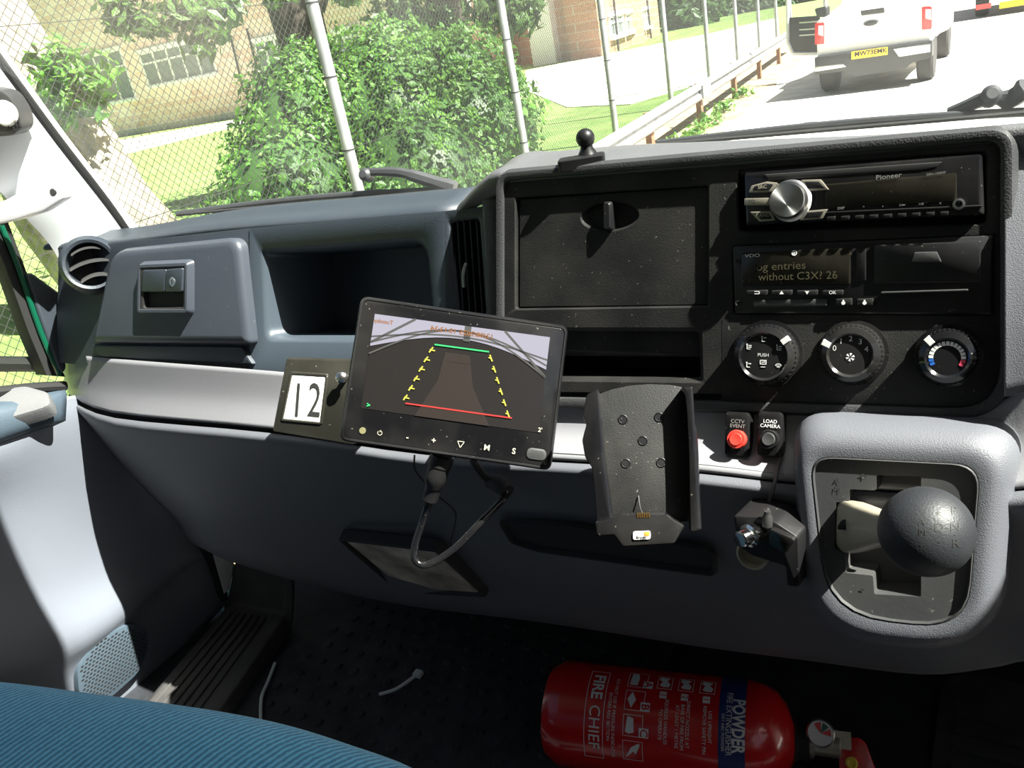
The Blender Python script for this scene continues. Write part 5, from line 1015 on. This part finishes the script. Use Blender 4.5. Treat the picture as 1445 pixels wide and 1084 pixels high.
# cable ties
for pts_, lab, head in (([(388, 936), (378, 962), (369, 985), (368, 1022)], 'longer curved white cable tie, lying nearer the blue seat', 0), ([(535, 980), (560, 972), (590, 951)], 'short white cable tie with square head, in the middle of the floor mat', 1)):
    P_ = [onZ(x, y, FZ+.013) for x, y in pts_]; t = thing('cable_tie', P_[0], lab, 'cable tie', 'cable ties on the floor mat'); mb = MB(); mb.tube(P_, .0028, 6, 5); mb.obj('strap', 'tie', t)
    if head: mb = MB(); mb.box(P_[-1], (.007, .006, .004)); mb.obj('head', 'tie', t, bevel=.001)

# ------------------------------------------------------------------ blue seat
st = thing('passenger_seat', (-.8, .1, FZ), 'passenger seat cushion in ribbed blue fabric at the lower left corner', 'seat')
SZ = -.45; e0 = [onZ(x-14, y+18, SZ) for x, y in ((-160, 945), (0, 962), (100, 976), (200, 990), (300, 1006), (390, 1026), (480, 1056), (562, 1088), (640, 1140))]
L = []
for p in e0:
    d = Vector((0, -1, 0))
    L.append([p+Vector((0, .012, -.20)), p+Vector((0, .022, -.10)), p+Vector((0, .020, -.035)), p+Vector((0, .008, -.008)), p+Vector((0, -.03, .004)), p+Vector((0, -.12, -.004)), p+Vector((0, -.3, -.03)), p+Vector((0, -.45, -.05))])
L = [list(r) for r in zip(*[catmull(list(c), 4) for c in zip(*L)])]; L = [catmull(r, 3) for r in L]
mb = MB(); mb.loft(L, False, False, closed=False); mb.obj('cushion', 'seat_fabric', st, solid=-.01)
mb = MB(); mb.box((-.75, .0, FZ+.12), (.36, .15, .12)); mb.obj('seat_base', 'rubber', st, smooth=False)

# ------------------------------------------------------------------ fire extinguisher
ER = .068; ec = FZ+ER+.002
A0 = onZ(778, 1003, ec+.005); A1 = onZ(1118, 1046, ec); ax = (A1-A0).normalized(); Ln = (A1-A0).length
fe = thing('fire_extinguisher', Vector((A0.x, A0.y, FZ)), 'red powder fire extinguisher lying on the dark cab floor', 'fire extinguisher')
mb = MB(); pf = [(.02, .012), (.045, 0), (.058, .004), (.0675, .02), (ER, .035), (ER, Ln*.80), (ER*.985, Ln*.85), (ER*.93, Ln*.90), (ER*.8, Ln*.95), (ER*.6, Ln*.985), (ER*.42, Ln), (ER*.34, Ln*1.01)]
mb.lathe(A0, ax, pf, 64); cyl = mb.obj('cylinder', 'ext_red', fe)
tocam = (-(A0+A1)/2); tocam = (tocam-ax*tocam.dot(ax)).normalized(); side = ax.cross(tocam)       # side points 'up' screen?
if side.dot(RD) > 0: side = -side
def ecyl(off=.0006):
    def f(a, b):   # a along circumference (downwards on screen), b along axis
        th = a/ER; return A0+ax*b+(tocam*math.cos(th)-side*math.sin(th))*(ER+off)
    return f
def wrap(a0, a1, b0, b1, m_, nm, off=.0004, prt=cyl, lab=None):
    mb = MB(); n__ = 20; f = ecyl(off); mb.loft([[f(a0+(a1-a0)*i/n__, b0), f(a0+(a1-a0)*i/n__, b1)] for i in range(n__+1)], False, False, closed=False); return mb.obj(nm, m_, prt, label=lab)
def et(s_, a, b, h, m_='ext_ink', sx=1, bold=0, off=.0010): return text(s_, None, a, b, h, m_, cyl, mapf=ecyl(off), sub=.12, sx=sx, bold=bold)
def frame(a0, a1, b0, b1, t_=.0008, m_='ext_ink'):
    for q in ((a0, a1, b0, b0+t_), (a0, a1, b1-t_, b1), (a0, a0+t_, b0, b1), (a1-t_, a1, b0, b1)): wrap(*q, m_, 'printed_frame', .0008)
K = Ln
def wpoly(pts, a0, a1, b0, b1, m_='ext_ink', nm='pictogram', off=.0010):
    f = ecyl(off); bm = bmesh.new(); bm.faces.new([bm.verts.new((x, y, 0)) for x, y in pts]); bmesh.ops.triangulate(bm, faces=bm.faces)
    bmesh.ops.subdivide_edges(bm, edges=bm.edges, cuts=2, use_grid_fill=True); bmesh.ops.triangulate(bm, faces=bm.faces); bm.verts.index_update()
    mb = MB(); mb.add([f(a0+(a1-a0)*v.co.x, b0+(b1-b0)*v.co.y) for v in bm.verts], [[v.index for v in q.verts] for q in bm.faces]); bm.free(); return mb.obj(nm, m_, cyl, smooth=False)
wrap(-.10, .13, K*.735, K*.835, 'ext_blue', 'blue_band', lab='dark blue label band')
et('POWDER', -.010, K*.808, K*.046, sx=.72, bold=.03); et('FIRE EXTINGUISHER', -.012, K*.773, K*.022, sx=.86); et('DRY ABC POWDER', .0, K*.752, K*.011)
frame(-.062, .052, K*.205, K*.285); et('FIRE', -.038, K*.245, K*.045, sx=.95, bold=.03); et('CHIEF', .013, K*.245, K*.045, sx=1.0)
et('DO NOT USE IF PRESSURE INDICATOR', -.002, K*.325, K*.013); et('ENTERS RED SECTION', -.002, K*.305, K*.013)
for k, ch in enumerate(('A', 'B', 'C', 'z')):
    a = -.055+k*.030; frame(a-.012, a+.013, K*.365, K*.445, .0007); wpoly([[(0, .1), (1, 0), (1, .9), (.6, .5), (.4, 1), (0, .8)], [(.5, 0), (1, .5), (.5, 1), (0, .5)], [(0, .2), (.9, 0), (1, .4), (.5, .5), (.9, 1), (.1, .9)], [(0, .9), (.45, .55), (.3, .4), (1, 0), (.55, .55), (.75, .7), (.1, 1)]][k], a-.010, a+.010, K*.375, K*(.41 if k < 3 else .435))
    if ch != 'z': wrap(a+.002, a+.013, K*.43, K*.468, 'ext_ink', 'letter_patch', .0009); et(ch, a+.0075, K*.449, K*.03, 'ext_red', bold=.02, off=.0014)
for k, (n1, s1, s2, s3) in enumerate((('1', 'USE UPRIGHT', 'REMOVE SAFETY PIN', ''), ('2', 'DIRECT NOZZLE AT', 'BASE OF FIRE FROM', 'AT LEAST 1 METRE'), ('3', 'SQUEEZE HANDLES', 'TO OPERATE', ''))):
    b = K*(.685-k*.085); frame(-.066, -.044, b-K*.03, b+K*.03, .0007); wpoly([(0, .1), (.3, .0), (.5, .3), (.9, .1), (1, .4), (.6, .6), (1, .9), (.7, 1), (.4, .7), (.1, .95)], -.064, -.047, b-K*.024, b+K*.022)
    wrap(-.040, -.031, b-K*.014, b+K*.014, 'ext_ink', 'number_patch', .0009); et(n1, -.0355, b, K*.022, 'ext_red', off=.0014)
    for j, q in enumerate((s1, s2, s3)):
        if q: et(q, -.0 if j else -.004, b+K*(.018-.021*j), K*.0135)
# valve head
c0 = A0+ax*Ln; mb = MB(); mb.lathe(c0, ax, [(ER*.34, .0), (ER*.34, .006), (ER*.30, .007), (ER*.30, .020)], 28); mb.obj('neck_ring', 'rubber', fe)
mb = MB(); mb.lathe(c0+ax*.018, ax, [(.017, 0), (.017, .006), (.013, .008), (.013, .036), (.009, .038)], 24); mb.box(c0+ax*.045+side*.008, (.010, .008, .022), (side, tocam, ax)); vb = mb.obj('valve_body', 'champagne', fe)
gc = atT(1158, 1035, (c0+ax*.022+tocam*.018).dot(RF)); gn = (tocam+ax*.1).normalized()
GG = Plane(gc, (gn.x, gn.y), math.degrees(math.asin(gn.z)))
mb = MB(); mb.lathe(gc-gn*.012, gn, [(.006, -.012), (.006, 0), (.0155, .001), (.0165, .010), (.0145, .012), (.0140, .010)], 32); ga = mb.obj('pressure_gauge', 'silver', fe)
mb = MB(); mb.lathe(gc-gn*.0024, gn, [(.0136, 0), (.0136, .001)], 28); gf = mb.obj('gauge_face', 'ext_ink', ga)
for a0_, m_ in ((20, 'ext_red'), (70, 'green_paint'), (120, 'ext_red')):
    mb = MB(); mb.add([GG.p(0, 0, -.0009)]+[GG.p(.012*math.cos(math.radians(a0_+k*10-40)), .012*math.sin(math.radians(a0_+k*10-40)), -.0009) for k in range(5)], [(0, 1, 2, 3, 4, 5)]); mb.obj('gauge_sector', m_, gf, smooth=False)
HPn = Plane(atT(1205, 1062, (c0+ax*.055).dot(RF)), (tocam.x, tocam.y), math.degrees(math.asin(tocam.z)))
mb = MB(); slab(HPn, pxp(HPn, ((1182, 1042), (1212, 1040), (1222, 1048), (1240, 1095), (1220, 1140), (1186, 1120))), .004, -.012, .002, .002, mb); mb.obj('handle', 'ext_red', fe, label='red carrying handle')
mb = MB(); slab(HPn, pxp(HPn, ((1172, 1030), (1182, 1030), (1184, 1055), (1170, 1056))), .002, -.008, .004, .001, mb); mb.obj('lever_bracket', 'silver', fe)
u, v = HPn.uv(1202, 1077, .004); mb = MB(); mb.lathe(HPn.p(u, v), HPn.n, [(.007, 0), (.007, .005), (.005, .006), (.0025, .004)], 20); mb.obj('safety_tag', 'brass_yellow', fe, label='yellow tamper tag')
u, v = HPn.uv(1190, 1048, .004); mb = MB(); mb.lathe(HPn.p(u, v), HPn.n, [(.0035, 0), (.003, .003)], 14); mb.obj('rivet', 'silver', fe)

# ------------------------------------------------------------------ driver's side, out of view: wheel and seat added to keep the lower right dark
sc_ = thing('shade_steering_wheel', (.40, .48, -.25), 'unseen black steering wheel on its column, added to shade the lower right', 'steering wheel')
WPn = Plane((.40, .46, -.22), (0, -1), 50); mb = MB(); ring = [WPn.p(.19*math.cos(k*math.pi/20), .19*math.sin(k*math.pi/20)) for k in range(41)]; mb.tube(ring, .014, 10, cap=False); mb.obj('rim', 'rubber', sc_)
mb = MB(); mb.lathe(WPn.p(0, 0, -.03), WPn.n, [(.05, 0), (.06, .02), (.05, .035)], 24); mb.obj('hub', 'rubber', sc_)
for a in (0, 120, 240): mb = MB(); q_ = math.radians(a+90); mb.tube([WPn.p(0, 0, -.01), WPn.p(.19*math.cos(q_), .19*math.sin(q_))], .011, 8); mb.obj('spoke', 'rubber', sc_)
mb = MB(); mb.tube([WPn.p(0, 0, -.03), WPn.p(0, 0, -.40)], .035, 14); mb.obj('column', 'rubber', sc_)
ds = thing('shade_driver_seat', (.40, -.25, FZ), 'unseen driver seat in dark cloth, added to shade the lower right', 'seat')
for c_, h_, nm in (((.40, -.22, -.50), (.24, .25, .07), 'seat_cushion'), ((.40, -.52, -.10), (.24, .07, .38), 'backrest'), ((.40, -.54, .34), (.12, .05, .09), 'headrest'), ((.40, -.22, -.75), (.2, .2, .165), 'seat_base')): mb = MB(); mb.box(c_, h_); mb.obj(nm, 'rubber', ds, smooth=False, bevel=.03)
